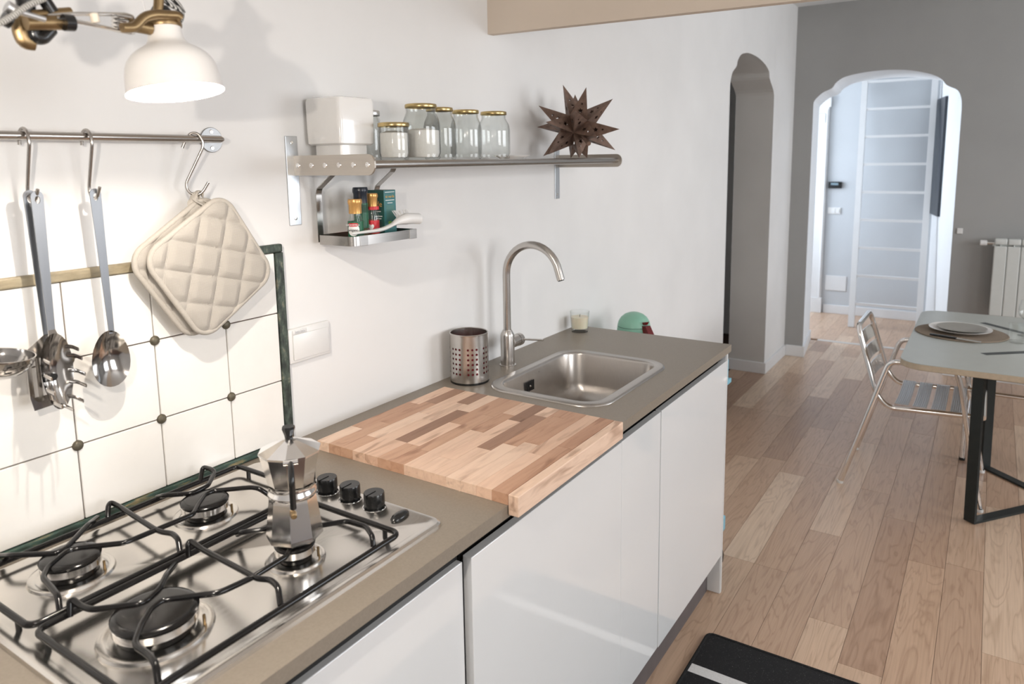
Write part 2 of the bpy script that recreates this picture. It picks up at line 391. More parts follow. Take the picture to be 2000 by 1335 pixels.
niche = [(4.442,2.0),(4.450,2.06),(4.485,2.117),(4.56,2.158),(4.584,2.195),(4.648,2.236),(4.745,2.257),(4.861,2.266),(5.047,2.259),(5.215,2.234),(5.323,2.196),(5.348,2.15),(5.468,2.07),(5.480,2.0)]
bm = nb(); wall_with_arch(bm, XL, XF, 4.442, 5.48, smooth_curve(niche), H, lambda u,z,d: Vector((u,d,z)), 0, .27)
wall_back = struct('wall_back', bm, ['plaster','plaster_shade'], 'white plastered kitchen wall with a narrow arched opening past the worktop')
for p in wall_back.data.polygons:                      # shade on the narrow arch reveal is put into its colour
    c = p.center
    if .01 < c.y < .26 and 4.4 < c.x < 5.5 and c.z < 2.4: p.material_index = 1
arch = [(-.143,2.0),(-.151,2.04),(-.206,2.094),(-.271,2.124),(-.301,2.165),(-.364,2.203),(-.489,2.224),(-.643,2.230),(-.792,2.216),(-.924,2.180),(-.99,2.143),(-1.029,2.095),(-1.094,2.058),(-1.121,2.0),(-1.128,1.93)]
bm = nb(); wall_with_arch(bm, .27, YR-.1, -.143, -1.128, smooth_curve(arch), H, lambda u,z,d: Vector((d,u+(.075*(u+.6355)/.4925 if d > 6.5 else 0),z)), XF, 6.74)
wall_far = struct('wall_far', bm, ['plaster_grey','plaster_white'], 'grey plastered dining room wall with an arched doorway to the hall')
for p in wall_far.data.polygons:                       # the reveal of the arch is painted white
    c = p.center
    if XF+.01 < c.x < 6.73 and -1.2 < c.y < -.1 and c.z < 2.4: p.material_index = 1
struct('wall_passage', bx(4.0,XF+.6,1.25,1.35,0,H), 'plaster_shade', 'passage wall behind the narrow arch, greyed for its shade')
struct('wall_passage_near', bx(3.9,4.0,.27,1.35,0,H), 'plaster_shade', 'end wall of the passage behind the narrow arch, greyed for its shade')
struct('wall_passage_far', bx(6.60,6.74,.27,1.35,0,H), 'plaster_white', 'wall between the passage and the hall')
struct('wall_left', bx(XL-.1,XL,YR-.1,.27,0,H), 'plaster', 'plain wall closing the kitchen behind the hob end')
struct('ceiling', bx(XL-.1,8.6,YR-.1,1.35,H,H+.1), 'ceiling_white', 'plain white ceiling')
# window wall on the dining side: two openings with frames and panes, the kitchen one added for fill light
bm = nb()
W1, W2 = (-.05,1.45), (2.75,5.05); zs0, zs1 = .9, 2.4
for a, b in ((XL-.1,W1[0]), (W1[1],W2[0]), (W2[1],XF)): box(bm, a, b, YR-.1, YR, 0, H)
for a, b in (W1, W2): box(bm, a, b, YR-.1, YR, 0, zs0); box(bm, a, b, YR-.1, YR, zs1, H)
struct('wall_right', bm, 'plaster', 'dining side wall with two windows')
for i, (a, b) in enumerate((W1, W2)):
    bm = nb()
    for (p, q, r, s) in ((a,b,zs0,zs0+.06),(a,b,zs1-.06,zs1),(a,a+.06,zs0,zs1),(b-.06,b,zs0,zs1),((a+b)/2-.04,(a+b)/2+.04,zs0,zs1)): box(bm, p, q, YR-.08, YR-.02, r, s)
    w = struct('window_%d' % (i+1), bm, 'skirting', 'white framed casement window')
# floor
flr = struct('floor', bx(XL,8.6,YR,1.35,-.06,-.013), 'grout', 'oak plank floor running from the kitchen into the hall')
def planks(x0, x1, ys, lens, off):
    for i, (ya, yb) in enumerate(ys):
        x = x0 - off[i % len(off)]
        while x < x1:
            L = random.choice(lens); a, b = max(x, x0), min(x+L, x1); x += L
            if b-a < .02: continue
            g = .0006; bmp = nb(); box(bmp, a+g-a, b-g-a, ya+g-ya, yb-g-ya, -.013, 0)
            me = bpy.data.meshes.new('plank'); bmp.to_mesh(me); bmp.free(); me.materials.append(M['oak_plank'])
            o = bpy.data.objects.new('plank', me); col.objects.link(o); o.location = (a, ya, 0); o.parent = flr; ORG[o.name] = Vector((a,ya,0))
rows = [(-.01-.1285*(k+1), -.01-.1285*k) for k in range(-2, 24)]
planks(.55, 6.74, rows, [.75,.95,1.15,1.2], [.1,.65,.3,.9,.5,.2,.8])
planks(6.80, 8.05, [(-1.3+.1285*k, -1.3+.1285*(k+1)) for k in range(13)], [.75,.95,1.2], [.3,.7,.1])
bmp = bx(6.742,6.798,-1.14,-.135,-.013,.002,bev=.001); struct('threshold', bmp, 'joint_pale', parent=flr)
# lintel across the kitchen ceiling
e0 = ony((952.5,67.2), 0); e1 = onx((1554.5,1.75), e0.x+.06); dirv = (e1-e0)
bm = nb(); q = [e0, e0+dirv*4.4]
A = [bm.verts.new((p.x+dx, p.y, z)) for p in q for dx in (0,.03) for z in (p.z, H)]
for f in ((0,1,5,4),(2,3,7,6),(0,2,6,4),(1,3,7,5),(0,1,3,2),(4,5,7,6)): bm.faces.new([A[i] for i in f])
struct('trim_1', bm, 'lintel', 'beige painted lintel crossing the ceiling from the kitchen wall')
# skirting boards
def skirt(name, x0, x1, y0, y1, lab, h=.085): return struct(name, bx(x0,x1,y0,y1,0,h,bev=.003), 'skirting', lab)
skirt('baseboard_back', 5.48, XF, -.014, 0, 'white skirting board between the narrow arch and the corner')
skirt('baseboard_jamb', 5.466, 5.48, -.014, .27, 'white skirting board round the far jamb of the narrow arch')
skirt('baseboard_mid', 2.58, 4.442, -.014, 0, 'white skirting board between the worktop end and the narrow arch')
skirt('baseboard_far', XF-.014, XF, -.143, -.014, 'short white skirting board left of the arched doorway', .09)
struct('baseboard_reveal', prism(nb(), [(XF-.014,-.143),(XF-.014,-.158),(6.74,-.082),(6.74,-.068)], lambda u,v,d: Vector((u,v,d)), 0, .09), 'skirting', 'white skirting board inside the arched doorway')
skirt('baseboard_far_right', XF-.014, XF, YR, -1.128, 'white skirting board right of the arched doorway', .09)
# hall
HX = 8.03
struct('wall_hall_back', bx(HX,HX+.1,-2.0,1.35,0,H), 'plaster_hall', 'pale wall at the back of the hall')
struct('wall_hall_left', bx(6.74,HX,1.25,1.35,0,H), 'plaster_white', 'pale side wall of the hall')
bm = nb(); a, b = Vector((HX+.05,-.866,0)), Vector((6.74,-1.144,0)); nrm = Vector((b-a).cross(Vector((0,0,1)))).normalized()
prism(bm, [(0,0),((b-a).length,0),((b-a).length,H),(0,H)], lambda u,v,d: a+(b-a).normalized()*u+Vector((0,0,v))-Vector(((b-a).y,-(b-a).x,0)).normalized()*d, 0, .1)
struct('wall_hall_right', bm, 'plaster_white', 'slanted bright white wall of the hall')
OA, OB = a, b
bm = nb()
for (p, q, r, s_) in ((6.85,7.85,.75,.80),(6.85,7.85,2.2,2.25),(6.85,6.9,.75,2.25),(7.8,7.85,.75,2.25)): box(bm, p, q, 1.2, 1.25, r, s_)
struct('window_3', bm, 'skirting', 'white frame added round the unseen hall light')  # frame added for the hall light, no opening in the wall behind
skirt('baseboard_hall', HX-.014, HX, -.862, .05, 'white skirting board at the back of the hall', .09)

# ------------------------------------------------------------------ backsplash on the wall
def wpart(name, bm, mat, smooth=False): return obj(name, bm, mat, wall_back, smooth)
tx = [.297,.455,.613,.772,.931,1.067]; tz = [.976,1.117,1.2755,1.414]
wpart('grout_bed', bx(.28,1.07,-.004,-.0005,.962,1.42), 'grout')
for i in range(5):
    for j in range(3):
        wpart('tile', bx(tx[i]+.0012,tx[i+1]-.0012,-.010,-.003,tz[j]+.0012,tz[j+1]-.0012,bev=.0012,seg=1), 'tile_glaze')
for x in tx[1:5]:
    for z in tz[1:3]:
        wpart('tile_stud', lt([(.0098,0),(.0098,.002),(.0085,.0045),(.005,.0062),(0,.0068)], (x,-.0095,z), 14, axis_mat((0,-1,0))), 'stud_bronze', True)
wpart('trim_strip', bx(.28,.985,-.014,0,1.414,1.4325,bev=.003), 'trim_tan')
wpart('trim_strip', bx(.985,1.088,-.014,0,1.414,1.4325,bev=.003), 'trim_green')
wpart('trim_strip', bx(1.067,1.089,-.0145,0,.961,1.414,bev=.003), 'trim_green')
wpart('trim_strip', bx(.28,1.067,-.016,0,.961,.976,bev=.003), 'trim_green_low')
# ------------------------------------------------------------------ worktop, cabinets
CT = .96
bm = nb(); yF = -.618; hx0, hx1, hy0, hy1 = 1.685, 2.145, -.505, -.170
for r in ((.0,hx0,yF,0),(hx1,2.515,yF,0),(hx0,hx1,yF,hy0),(hx0,hx1,hy1,0)): box(bm, r[0], r[1], r[2], r[3], CT-.025, CT)
bmesh.ops.remove_doubles(bm, verts=bm.verts[:], dist=1e-5)
inner = [f for f in bm.faces if all(len(e.link_faces) > 2 for e in f.edges)]
kill = [f for f in bm.faces if abs(f.normal.x) > .9 and ((abs(f.calc_center_median().x-hx0) < 1e-4 or abs(f.calc_center_median().x-hx1) < 1e-4) and not (hy0 < f.calc_center_median().y < hy1))]
obj('worktop', bm, 'worktop', label='grey-brown composite worktop carrying hob, cutting board and sink', cat='worktop')
def cabinet(name, x0, x1, lab, yf, ztop, doors, zb=.158, hl=.93, hr=.93):
    t = thing(name, lab, 'cabinet', ((x0+x1)/2,-.3,.1))
    bm = nb(); box(bm, x0, x0+.016, -.565, -.03, .10, hl); box(bm, x1-.016, x1, -.565, -.03, .10, hr)
    box(bm, x0+.016, x1-.016, -.565, -.03, .10, .116); box(bm, x0+.016, x1-.016, -.046, -.03, .116, .93)
    obj('body', bm, 'carcass', t)
    obj('handle_groove', bx(x0,x1,-.575,-.566,.88,.934), 'groove_black', t)
    for a, b in doors: obj('door', bx(a+.0012,b-.0012,yf,yf+.02,zb,ztop,bev=.0015), 'lacquer_white', t)
    return t
cabinet('hob_cabinet', .02, .983, 'glossy white base cabinet under the gas hob', -.588, .888, [(.02,.983)])
cabinet('base_cabinet', .988, 1.638, 'wide glossy white base cabinet below the cutting board', -.603, .896, [(.988,1.638)])
cabinet('narrow_cabinet', 1.638, 1.903, 'narrow glossy white base cabinet between the two wider ones', -.602, .896, [(1.638,1.903)], hr=.79)
cabinet('sink_cabinet', 1.903, 2.50, 'glossy white base cabinet below the sink', -.604, .899, [(1.903,2.515)], hl=.79)
bm = nb(); prism(bm, [(-.602,.0),(-.05,0),(-.05,.934),(-.602,.934)], lambda u,v,d: Vector((d,u,v)), 2.518, 2.536)
bmesh.ops.bevel(bm, geom=bm.edges[:], offset=.003, segments=2, affect='EDGES')
ep = obj('end_panel', bm, 'lacquer_white', label='white end panel reaching the floor beside the sink cabinet', cat='panel')
obj('plinth', bx(.02,2.515,-.553,-.538,.0,.10), 'plinth_grey', label='grey plinth board under the white cabinets', cat='plinth')

# ================================================================== CUTTING BOARD
bt = thing('cutting_board', 'large beech and walnut butcher block cutting board hooked over the worktop edge', 'cutting board', (1.32,-.37,CT))
bx0, bx1, by0, by1, bz = 1.088, 1.556, -.619, -.093, .9825
nst = 14; wst = (by1-by0)/nst
dark = {(3,2):'beech_mid',(4,1):'walnut',(5,2):'walnut',(9,1):'walnut',(10,2):'walnut',(11,3):'walnut',(6,1):'beech_mid',(12,2):'walnut',(2,1):'beech_mid',(7,0):'beech_mid',(1,2):'walnut',(8,2):'beech_mid',(0,0):'beech_mid',(13,1):'beech_mid',(12,0):'beech_mid',(11,0):'beech_mid',(9,3):'beech_mid'}
for i in range(nst):
    y0 = by0+i*wst; cuts = [bx0]; x = bx0+random.uniform(.07,.26); k = 0
    while x < bx1-.05: cuts.append(x); x += random.uniform(.13,.30)
    cuts.append(bx1)
    for k, (a, b) in enumerate(zip(cuts, cuts[1:])):
        m_ = dark.get((i,k)) or random.choices(['beech','beech_mid'], [.8,.2])[0]
        bmp = nb(); box(bmp, a+.0002, b-.0002, y0+.0002, y0+wst-.0002, CT+.0005, bz+random.uniform(-.00015,.00015)); c = Vector((a,y0,CT))
        for v_ in bmp.verts: v_.co -= c
        me = bpy.data.meshes.new('stave'); bmp.to_mesh(me); bmp.free(); me.materials.append(M[m_])
        o = bpy.data.objects.new('stave', me); col.objects.link(o); o.parent = bt; o.location = c-ORG[bt.name]; ORG[o.name] = c
obj('front_lip', bx(bx0-.0005,bx1+.0005,-.643,-.6195,.941,bz+.0004,bev=.0018), 'beech', bt)

# ================================================================== HOB
hob = thing('gas_hob', 'stainless steel four-burner gas hob with black pan supports', 'hob', (.67,-.305,CT))
h0, h1, k0, k1 = .375, .969, -.563, -.046
def rl(d, r, z): return [Vector((x,y,z)) for x, y in rrect(h0+d,h1-d,k0+d,k1-d,r)]
bm = nb(); loops(bm, [rl(0,.022,CT), rl(.001,.022,CT+.006), rl(.005,.020,CT+.009), rl(.014,.016,CT+.009), rl(.020,.012,CT+.006)], cap1=True)
obj('hob_top', bm, 'steel_hob', hob, True, ang=30)
HZ = CT+.006
for (x, y, rc, ro) in ((.752,-.165,.0415,.058),(.517,-.158,.0435,.063),(.507,-.413,.0565,.077),(.738,-.43,.0325,.049)):
    b = obj('burner', lt([(ro,0),(ro-.002,.0035),(ro-.010,.0045),(ro-.013,.002),(rc+.004,.0015),(rc-.004,.001),(rc-.004,.0)], (x,y,HZ), 40), 'steel_hob', hob, True, ang=50)
    obj('burner_base', lt([(rc-.006,0),(rc-.006,.012),(rc-.002,.014),(0,.014)], (x,y,HZ), 32), 'enamel_black', b, True)
    obj('burner_crown', lt([(rc-.002,.0125),(rc,.014),(rc,.0245),(rc-.003,.0265),(0,.0265)], (x,y,HZ), 40), 'alu_polished', b, True)
    obj('burner_cap', lt([(rc+.0005,.0265),(rc+.001,.0295),(rc-.002,.0325),(rc-.01,.0335),(0,.034)], (x,y,HZ), 40), 'enamel_black', b, True)
    obj('igniter', cyl((x+rc*.75,y-rc*.85,HZ),(x+rc*.75,y-rc*.85,HZ+.017),.0022,8), 'brass', b, True)
for y in (-.222,-.286,-.349,-.413):
    x = .941
    kn = obj('knob', lt([(.0225,0),(.022,.0012),(.017,.0015),(.017,.005),(.0195,.006),(.0200,.010),(.0196,.0285),(.0188,.030),(0,.030)], (x,y,HZ), 30), 'plastic_black', hob, True)
    obj('knob_marker', bx(x-.022,x+.004,y-.0008,y+.0008,HZ+.024,HZ+.0312), 'plastic_black', kn)
    obj('knob_collar', lt([(.0228,0),(.0225,.001),(.0175,.0012)], (x,y,HZ+.0002), 30), 'alu_polished', kn, True)
bm = lt([(.011,0),(.0115,.003),(.010,.0065),(.006,.009),(0,.0095)], (0,0,0), 26); bmesh.ops.transform(bm, matrix=Matrix.Translation((.935,-.482,HZ)) @ Matrix.Rotation(.1,4,'Z') @ Matrix.Diagonal((2.1,1,1,1)), verts=bm.verts[:])
obj('spark_button', bm, 'plastic_black', hob, True)
ZB, ZT = .984, .9995
def lift(L): return [onz(p, z) for *p, z in L]
def grate(lab, x0, x1, y0, y1, rods):
    g = obj('pan_support', tb([Vector((x,y,ZB)) for x, y in rrect(x0,x1,y0,y1,.016,5)], .0050, 10, closed=True), 'enamel_black', hob, True, label=lab)
    for L in rods: obj('support_rod', tb(smoothpath(lift(L), .008), .0045, 10), 'enamel_black', g, True)
    for x in (x0,x1):
        for y in (y0+.035,y1-.035): obj('support_foot', cyl((x,y,HZ),(x,y,ZB),.0042,8), 'plastic_black', g, True)
B, T_ = ZB, ZT
grate('rear black enamelled wire pan support', .402, .898, -.283, -.062, [
    [(0,1085,B),(20,1084,T_),(110,1080,T_),(128,1071,T_),(172,1024,T_),(190,1010,B)],
    [(117,1195,B),(113,1163,T_),(100,1146,T_),(84,1128,T_),(92,1108,T_),(130,1076,T_),(155,1069,T_),(241,1060,T_),(255,1055,T_),(377,1004,T_),(386,986,T_),(400,966,T_),(416,958,T_),(492,951,T_),(507,954,T_),(525,966,B)],
    [(307,970,B),(320,967,T_),(376,963,T_),(406,948,T_),(419,923,T_),(414,916,T_+.004),(396,911,T_+.006),(391,941,B)],
    [(211,1013,B),(211,988,T_+.004),(216,980,T_+.005),(232,988,T_),(302,1033,T_),(318,1039,T_),(336,1041,T_),(348,1052,T_),(352,1079,B)]])
grate('front black enamelled wire pan support', .402, .866, -.545, -.297, [
    [(137,1204,B),(136,1174,T_+.004),(143,1171,T_+.005),(158,1183,T_),(180,1190,T_),(271,1179,T_),(287,1172,T_),(311,1150,T_),(325,1122,T_),(342,1101,B)],
    [(309,1334,B),(304,1296,T_),(292,1279,T_),(267,1262,T_),(264,1252,T_),(275,1221,T_),(294,1189,T_),(315,1173,T_),(332,1169,T_),(422,1158,T_),(437,1153,T_),(491,1128,T_),(560,1086,T_),(572,1058,T_),(590,1040,T_),(623,1026,T_),(678,1017,T_),(715,1028,T_),(727,1046,T_),(729,1067,B)],
    [(464,1043,B),(472,1039,T_),(516,1034,T_),(545,1020,T_),(560,995,T_),(570,985,B)],
    [(368,1085,B),(367,1061,T_+.004),(372,1056,T_+.005),(395,1072,T_),(480,1117,T_),(504,1130,T_),(527,1131,T_),(543,1145,T_),(548,1181,B)]])

# ================================================================== MOKA POT
mx_, my_ = .738, -.432; MZ = ZT+.0049
moka = thing('moka_pot', 'polished aluminium octagonal moka pot with a black handle on the front burner', 'coffee pot', (mx_,my_,MZ))
oct0 = PI/8+.35
bm = lt([(0,0),(.038,0),(.0455,.006),(.0450,.012),(.0375,.070),(.0365,.076)], (mx_,my_,MZ), 8, a0=oct0); obj('boiler', bm, 'alu_polished', moka, False)
obj('collar_ring', lt([(.0365,.074),(.0385,.078),(.0385,.083),(.036,.086),(.036,.094),(.037,.096)], (mx_,my_,MZ), 40), 'alu_polished', moka, True)
bm = lt([(.036,.094),(.0372,.098),(.0475,.146),(.0485,.150)], (mx_,my_,MZ), 10, a0=oct0); obj('pouring_chamber', bm, 'alu_polished', moka, False)
lid = obj('lid', lt([(.0495,.149),(.0495,.152),(.012,.168),(.007,.169),(0,.169)], (mx_,my_,MZ), 10, a0=oct0), 'alu_polished', moka, False)
obj('lid_knob', lt([(.006,.168),(.0065,.171),(.0072,.176),(.0105,.186),(.0100,.190),(0,.190)], (mx_,my_,MZ), 8, a0=.3), 'plastic_black', lid, False)
hd = Vector((CAM.x-mx_, CAM.y-my_, 0)).normalized(); hs = hd.cross(Vector((0,0,1)))
c0 = Vector((mx_,my_,MZ))
obj('handle', tb(smoothpath([c0+hd*.046+Vector((0,0,.146)), c0+hd*.066+Vector((0,0,.146)), c0+hd*.080+Vector((0,0,.132)), c0+hd*.076+Vector((0,0,.086))], .008), .0065, 10, flat=(.0065,.0050)), 'plastic_black', moka, True)
obj('hinge', cyl(c0+hd*.050-hs*.011+Vector((0,0,.149)), c0+hd*.050+hs*.011+Vector((0,0,.149)), .0045, 12), 'alu_polished', moka, True)
obj('safety_valve', cyl(c0+hd*.038+Vector((0,0,.060)), c0+hd*.0485+Vector((0,0,.058)), .0050, 12, bev=.001), 'brass', moka, True)
bm = nb(); sp = -hd
A = [c0+sp*.044+hs*.014+Vector((0,0,.148)), c0+sp*.064+Vector((0,0,.150)), c0+sp*.044-hs*.014+Vector((0,0,.148)), c0+sp*.040+Vector((0,0,.112))]
V = [bm.verts.new(p) for p in A]
for f in ((0,1,3),(1,2,3),(0,2,1),(0,3,2)): bm.faces.new([V[i] for i in f])
obj('spout', bm, 'alu_polished', moka)

# ================================================================== SINK, TAP
sk = thing('sink', 'square stainless steel inset sink with rounded corners', 'sink', (1.915,-.338,CT))
def sl(d, r, z): return [Vector((x,y,z)) for x, y in rrect(1.655+d,2.175-d,-.532+d,-.143-d,r,8)]
bm = nb(); loops(bm, [sl(0,.085,CT), sl(.001,.085,CT+.003), sl(.006,.080,CT+.0055), sl(.024,.066,CT+.0045), sl(.029,.062,CT+.0055), sl(.032,.060,CT+.003), sl(.034,.060,CT-.004), sl(.040,.060,CT-.10), sl(.046,.060,CT-.125), sl(.062,.055,CT-.145), sl(.085,.05,CT-.152)], cap1=True)
obj('bowl', bm, 'steel_sink', sk, True, ang=60)
bm = nb()
for k in range(6):
    x = 1.845+k*.0085; box(bm, x, x+.0035, -.1845, -.1815, CT-.062, CT-.030)
obj('overflow_slot', bm, 'groove_black', sk); obj('overflow_screw', lt([(.004,0),(.003,.002),(0,.0025)], (1.868,-.1845,CT-.046), 12, axis_mat((0,-1,0))), 'chrome', sk, True)
obj('drain', lt([(.035,0),(.034,.002),(.02,.001),(0,.0008)], (1.915,-.338,CT-.1515), 28), 'chrome', sk, True)
fx, fy = 1.899, -.080
tap = thing('kitchen_tap', 'brushed steel kitchen tap with a tall curved gooseneck spout', 'tap', (fx,fy,CT))
obj('base', lt([(0,0),(.027,0),(.027,.002),(.0225,.003),(.0225,.098),(.0215,.103),(.0145,.116),(0,.116)], (fx,fy,CT), 32), 'steel_z', tap, True, ang=35)
pts = [Vector((fx,fy,CT+.113)), Vector((fx,fy,1.255))]
for k in range(1, 17):
    a_ = PI*k/16*.93; R_ = .096; pts.append(Vector((fx, fy-R_+R_*math.cos(a_), 1.258+R_*math.sin(a_))))
pts.append(pts[-1]+(pts[-1]-pts[-2]).normalized()*.028)
obj('spout', tb(pts, .0122, 18), 'steel_z', tap, True); e_ = (pts[-1]-pts[-2]).normalized()
obj('aerator', cyl(pts[-1]-e_*.001, pts[-1]+e_*.003, .0095, 16), 'plastic_black', tap, True)
lv = obj('lever_body', cyl((fx+.018,fy,CT+.070),(fx+.056,fy,CT+.070),.0195,28,bev=.001), 'steel_z', tap, True)
obj('lever_cap', cyl((fx+.0575,fy,CT+.070),(fx+.075,fy,CT+.070),.0205,28,bev=.001), 'steel_z', lv, True)
obj('lever_stick', tb([(fx+.068,fy-.018,CT+.072),(fx+.078,fy-.088,CT+.076)], .0033, 10), 'steel_z', lv, True)
# drainer cup with real perforations
cx_, cy_ = 1.700, -.075; cr, ch = .0575, .150
cup = thing('cutlery_holder', 'perforated steel cutlery holder with a dark red liner beside the tap', 'holder', (cx_,cy_,CT))
bm = nb(); NS = 28; rowsz = [.0,.006]+[.026+.0148*k for k in range(7)]+[.1445,ch]
def P3(th, z, r=cr): return Vector((cx_+r*math.cos(th), cy_+r*math.sin(th), CT+z))
dth = 2*PI/NS
for i in range(NS):
    t0, t1 = i*dth+.02, (i+1)*dth+.02
    for j in range(len(rowsz)-1):
        z0, z1 = rowsz[j], rowsz[j+1]
        if 2 <= j <= 7 and i % 4 in (0,1,2):
            tm, zm = (t0+t1)/2, (z0+z1)/2; sq = [(t0,z0),(tm,z0),(t1,z0),(t1,zm),(t1,z1),(tm,z1),(t0,z1),(t0,zm)]
            hr = .0036; oc = [(tm+hr/cr*math.cos(a), zm+hr*math.sin(a)) for a in [PI*1.25+k*PI/4 for k in range(8)]]
            S = [bm.verts.new(P3(*p)) for p in sq]; O = [bm.verts.new(P3(*p)) for p in oc]
            for k in range(8): bm.faces.new((S[k], S[(k+1) % 8], O[(k+1) % 8], O[k]))
        else:
            tm = (t0+t1)/2
            for ta, tb2 in ((t0,tm),(tm,t1)): bm.faces.new([bm.verts.new(P3(*p)) for p in ((ta,z0),(tb2,z0),(tb2,z1),(ta,z1))])
bmesh.ops.remove_doubles(bm, verts=bm.verts[:], dist=2e-5)
obj('shell', bm, 'steel_z', cup, True)
obj('liner', lt([(0,.004),(cr-.004,.004),(cr-.004,.118),(cr-.005,.118),(cr-.005,.006),(0,.006)], (cx_,cy_,CT), 36), 'red_liner', cup, True)
obj('rim', lt([(cr-.0055,.116),(cr-.0035,.117),(cr-.003,ch-.001),(cr-.001,ch+.001),(cr+.0008,ch-.001),(cr+.0005,ch-.004)], (cx_,cy_,CT), 48), 'steel_z', cup, True)
obj('foot_ring', lt([(cr-.004,0),(cr+.0005,0),(cr+.0006,.006),(cr-.003,.007)], (cx_,cy_,CT), 48), 'plastic_black', cup, True)
# candle
ca = Vector((2.425,-.062,CT)); cn = thing('candle_glass', 'cream candle in a clear glass tumbler at the wall end of the worktop', 'candle', ca)
obj('tumbler', lt([(0,0),(.031,0),(.032,.004),(.0375,.078),(.0375,.080),(.0355,.080),(.0305,.014),(0,.013)], ca, 32), 'clear_glass', cn, True, ang=50)
wx = obj('wax', lt([(0,.0135),(.0300,.0145),(.0338,.058),(.030,.0585),(0,.057)], ca, 32), 'candle_wax', cn, True)
obj('wick', cyl(ca+Vector((0,0,.057)), ca+Vector((.002,0,.067)), .0009, 6), 'plastic_black', wx)
# wall socket cover
so = thing('socket_cover', 'white plastic wall socket with a hinged cover beside the tile border', 'socket', (1.155,0,1.147))
obj('plate', bx(1.0915,1.2195,-.010,0,1.147,1.230,bev=.004,seg=3), 'plastic_white', so, True)
lidp = obj('cover', bx(1.103,1.212,-.0135,-.0095,1.155,1.216,bev=.002), 'plastic_white', so, True)
obj('name_tab', bx(1.103,1.145,-.0125,-.0095,1.2165,1.2265,bev=.001), 'plastic_white', so, True)
text('lettering', 'bticino', .0105, 'alu_matt', so, (1.124,-.0127,1.2185), (1,0,0), (0,0,1))

# ================================================================== RAIL, HOOKS, UTENSILS
ry, rz = -.045, 1.662
rail = thing('utensil_rail', 'brushed steel wall rail carrying hooks above the tiles', 'rail', (.55,0,rz))
obj('bar', tb([(.12,ry,rz),(.925,ry,rz),(.9315,ry,rz)], [.0072,.0072,.004], 16), 'steel_rail', rail, True)
fl = obj('flange', cyl((.934,0,rz),(.934,-.004,rz),.0255,32,bev=.001), 'flange_steel', rail, True)
obj('post', cyl((.926,-.003,rz),(.926,-.045,rz),.006,14), 'steel_rail', rail, True)
for dz in (-.0165,.0165): obj('screw', lt([(.0045,0),(.004,.001),(0,.0015)], (.934,-.004,rz+dz), 12, axis_mat((0,-1,0))), 'alu_polished', fl, True)
def hook(lab, pts, r=.0028):
    bm = tb(smoothpath(pts, .006), r, 10); return obj('s_hook', bm, 'steel_rail', None, True, label=lab, cat='hook', group='hooks on the utensil rail')
HX1, HX2 = .566, .664
def hookpts(x, dx=0): return [Vector((x,-.026,rz-.014)), Vector((x,-.028,rz+.004)), Vector((x,-.037,rz+.0112)), Vector((x,-.047,rz+.0118)), Vector((x,-.0575,rz+.005)), Vector((x,-.060,rz-.012)),
    Vector((x,-.036,rz-.086)), Vector((x,-.037,rz-.099)), Vector((x,-.048,rz-.107)), Vector((x,-.060,rz-.103)), Vector((x,-.071,rz-.086))]
hook('steel S-hook carrying the turner and the spaghetti server', hookpts(HX1))
hook('steel S-hook carrying the serving spoon', hookpts(HX2))
p0 = Vector((.875,-.052,1.62)); n0 = Vector((.56,.83,0))
pp = [(356,289),(361,276),(372,265),(386,262),(396,274),(396,288),(364,356),(364,368),(373,379),(389,380),(397,373),(407,356)]
pts = [onpl(p, p0, n0) for p in pp]
for i_, p_ in enumerate(pts):
    if 2 <= i_ <= 3: p_.z = max(p_.z, rz+.011)
hook('steel S-hook carrying the two pot holders', pts)
hook('steel S-hook carrying the ladle', hookpts(.43))
UM = 'steel_utensil'
def strip(bm, cl, widths, y, th=.0016, bend=None):
    """flat handle from centre line points (x, z) with widths, in a plane parallel to the wall"""
    L = []
    for (x, z), w in zip(cl, widths): yy = y + (bend(z) if bend else 0); L.append([Vector((x-w,yy,z)), Vector((x+w,yy,z)), Vector((x+w,yy-th,z)), Vector((x-w,yy-th,z))])
    loops(bm, L, True, True); return bm
def handle_with_hole(root, cx, cz, x1, z1, y, w0, w1, name='handle', mat='steel_handle'):
    bm = nb(); n = 14; out = [(cx+w0*math.cos(PI*k/n), cz+.004+w0*math.sin(PI*k/n)) for k in range(n+1)]
    out += [(x1-w1, z1), (x1+w1, z1)]
    hole = [(cx+.0042*math.cos(2*PI*k/12), cz+.0065*math.sin(2*PI*k/12)-.001) for k in range(12)]
    faces = []
    for yy in (y, y-.002):
        A = [bm.verts.new((a,yy,b)) for a, b in out]; Hh = [bm.verts.new((a,yy,b)) for a, b in hole]
        ed = [bm.edges.new((A[i],A[(i+1) % len(A)])) for i in range(len(A))] + [bm.edges.new((Hh[i],Hh[(i+1) % 12])) for i in range(12)]
        bmesh.ops.triangle_fill(bm, edges=ed, use_beauty=True); faces.append((A,Hh))
    for q in (0,1):
        A, Bq = faces[0][q], faces[1][q]
        for i in range(len(A)): bm.faces.new((A[i],A[(i+1) % len(A)],Bq[(i+1) % len(A)],Bq[i]))
    return obj(name, bm, mat, root)
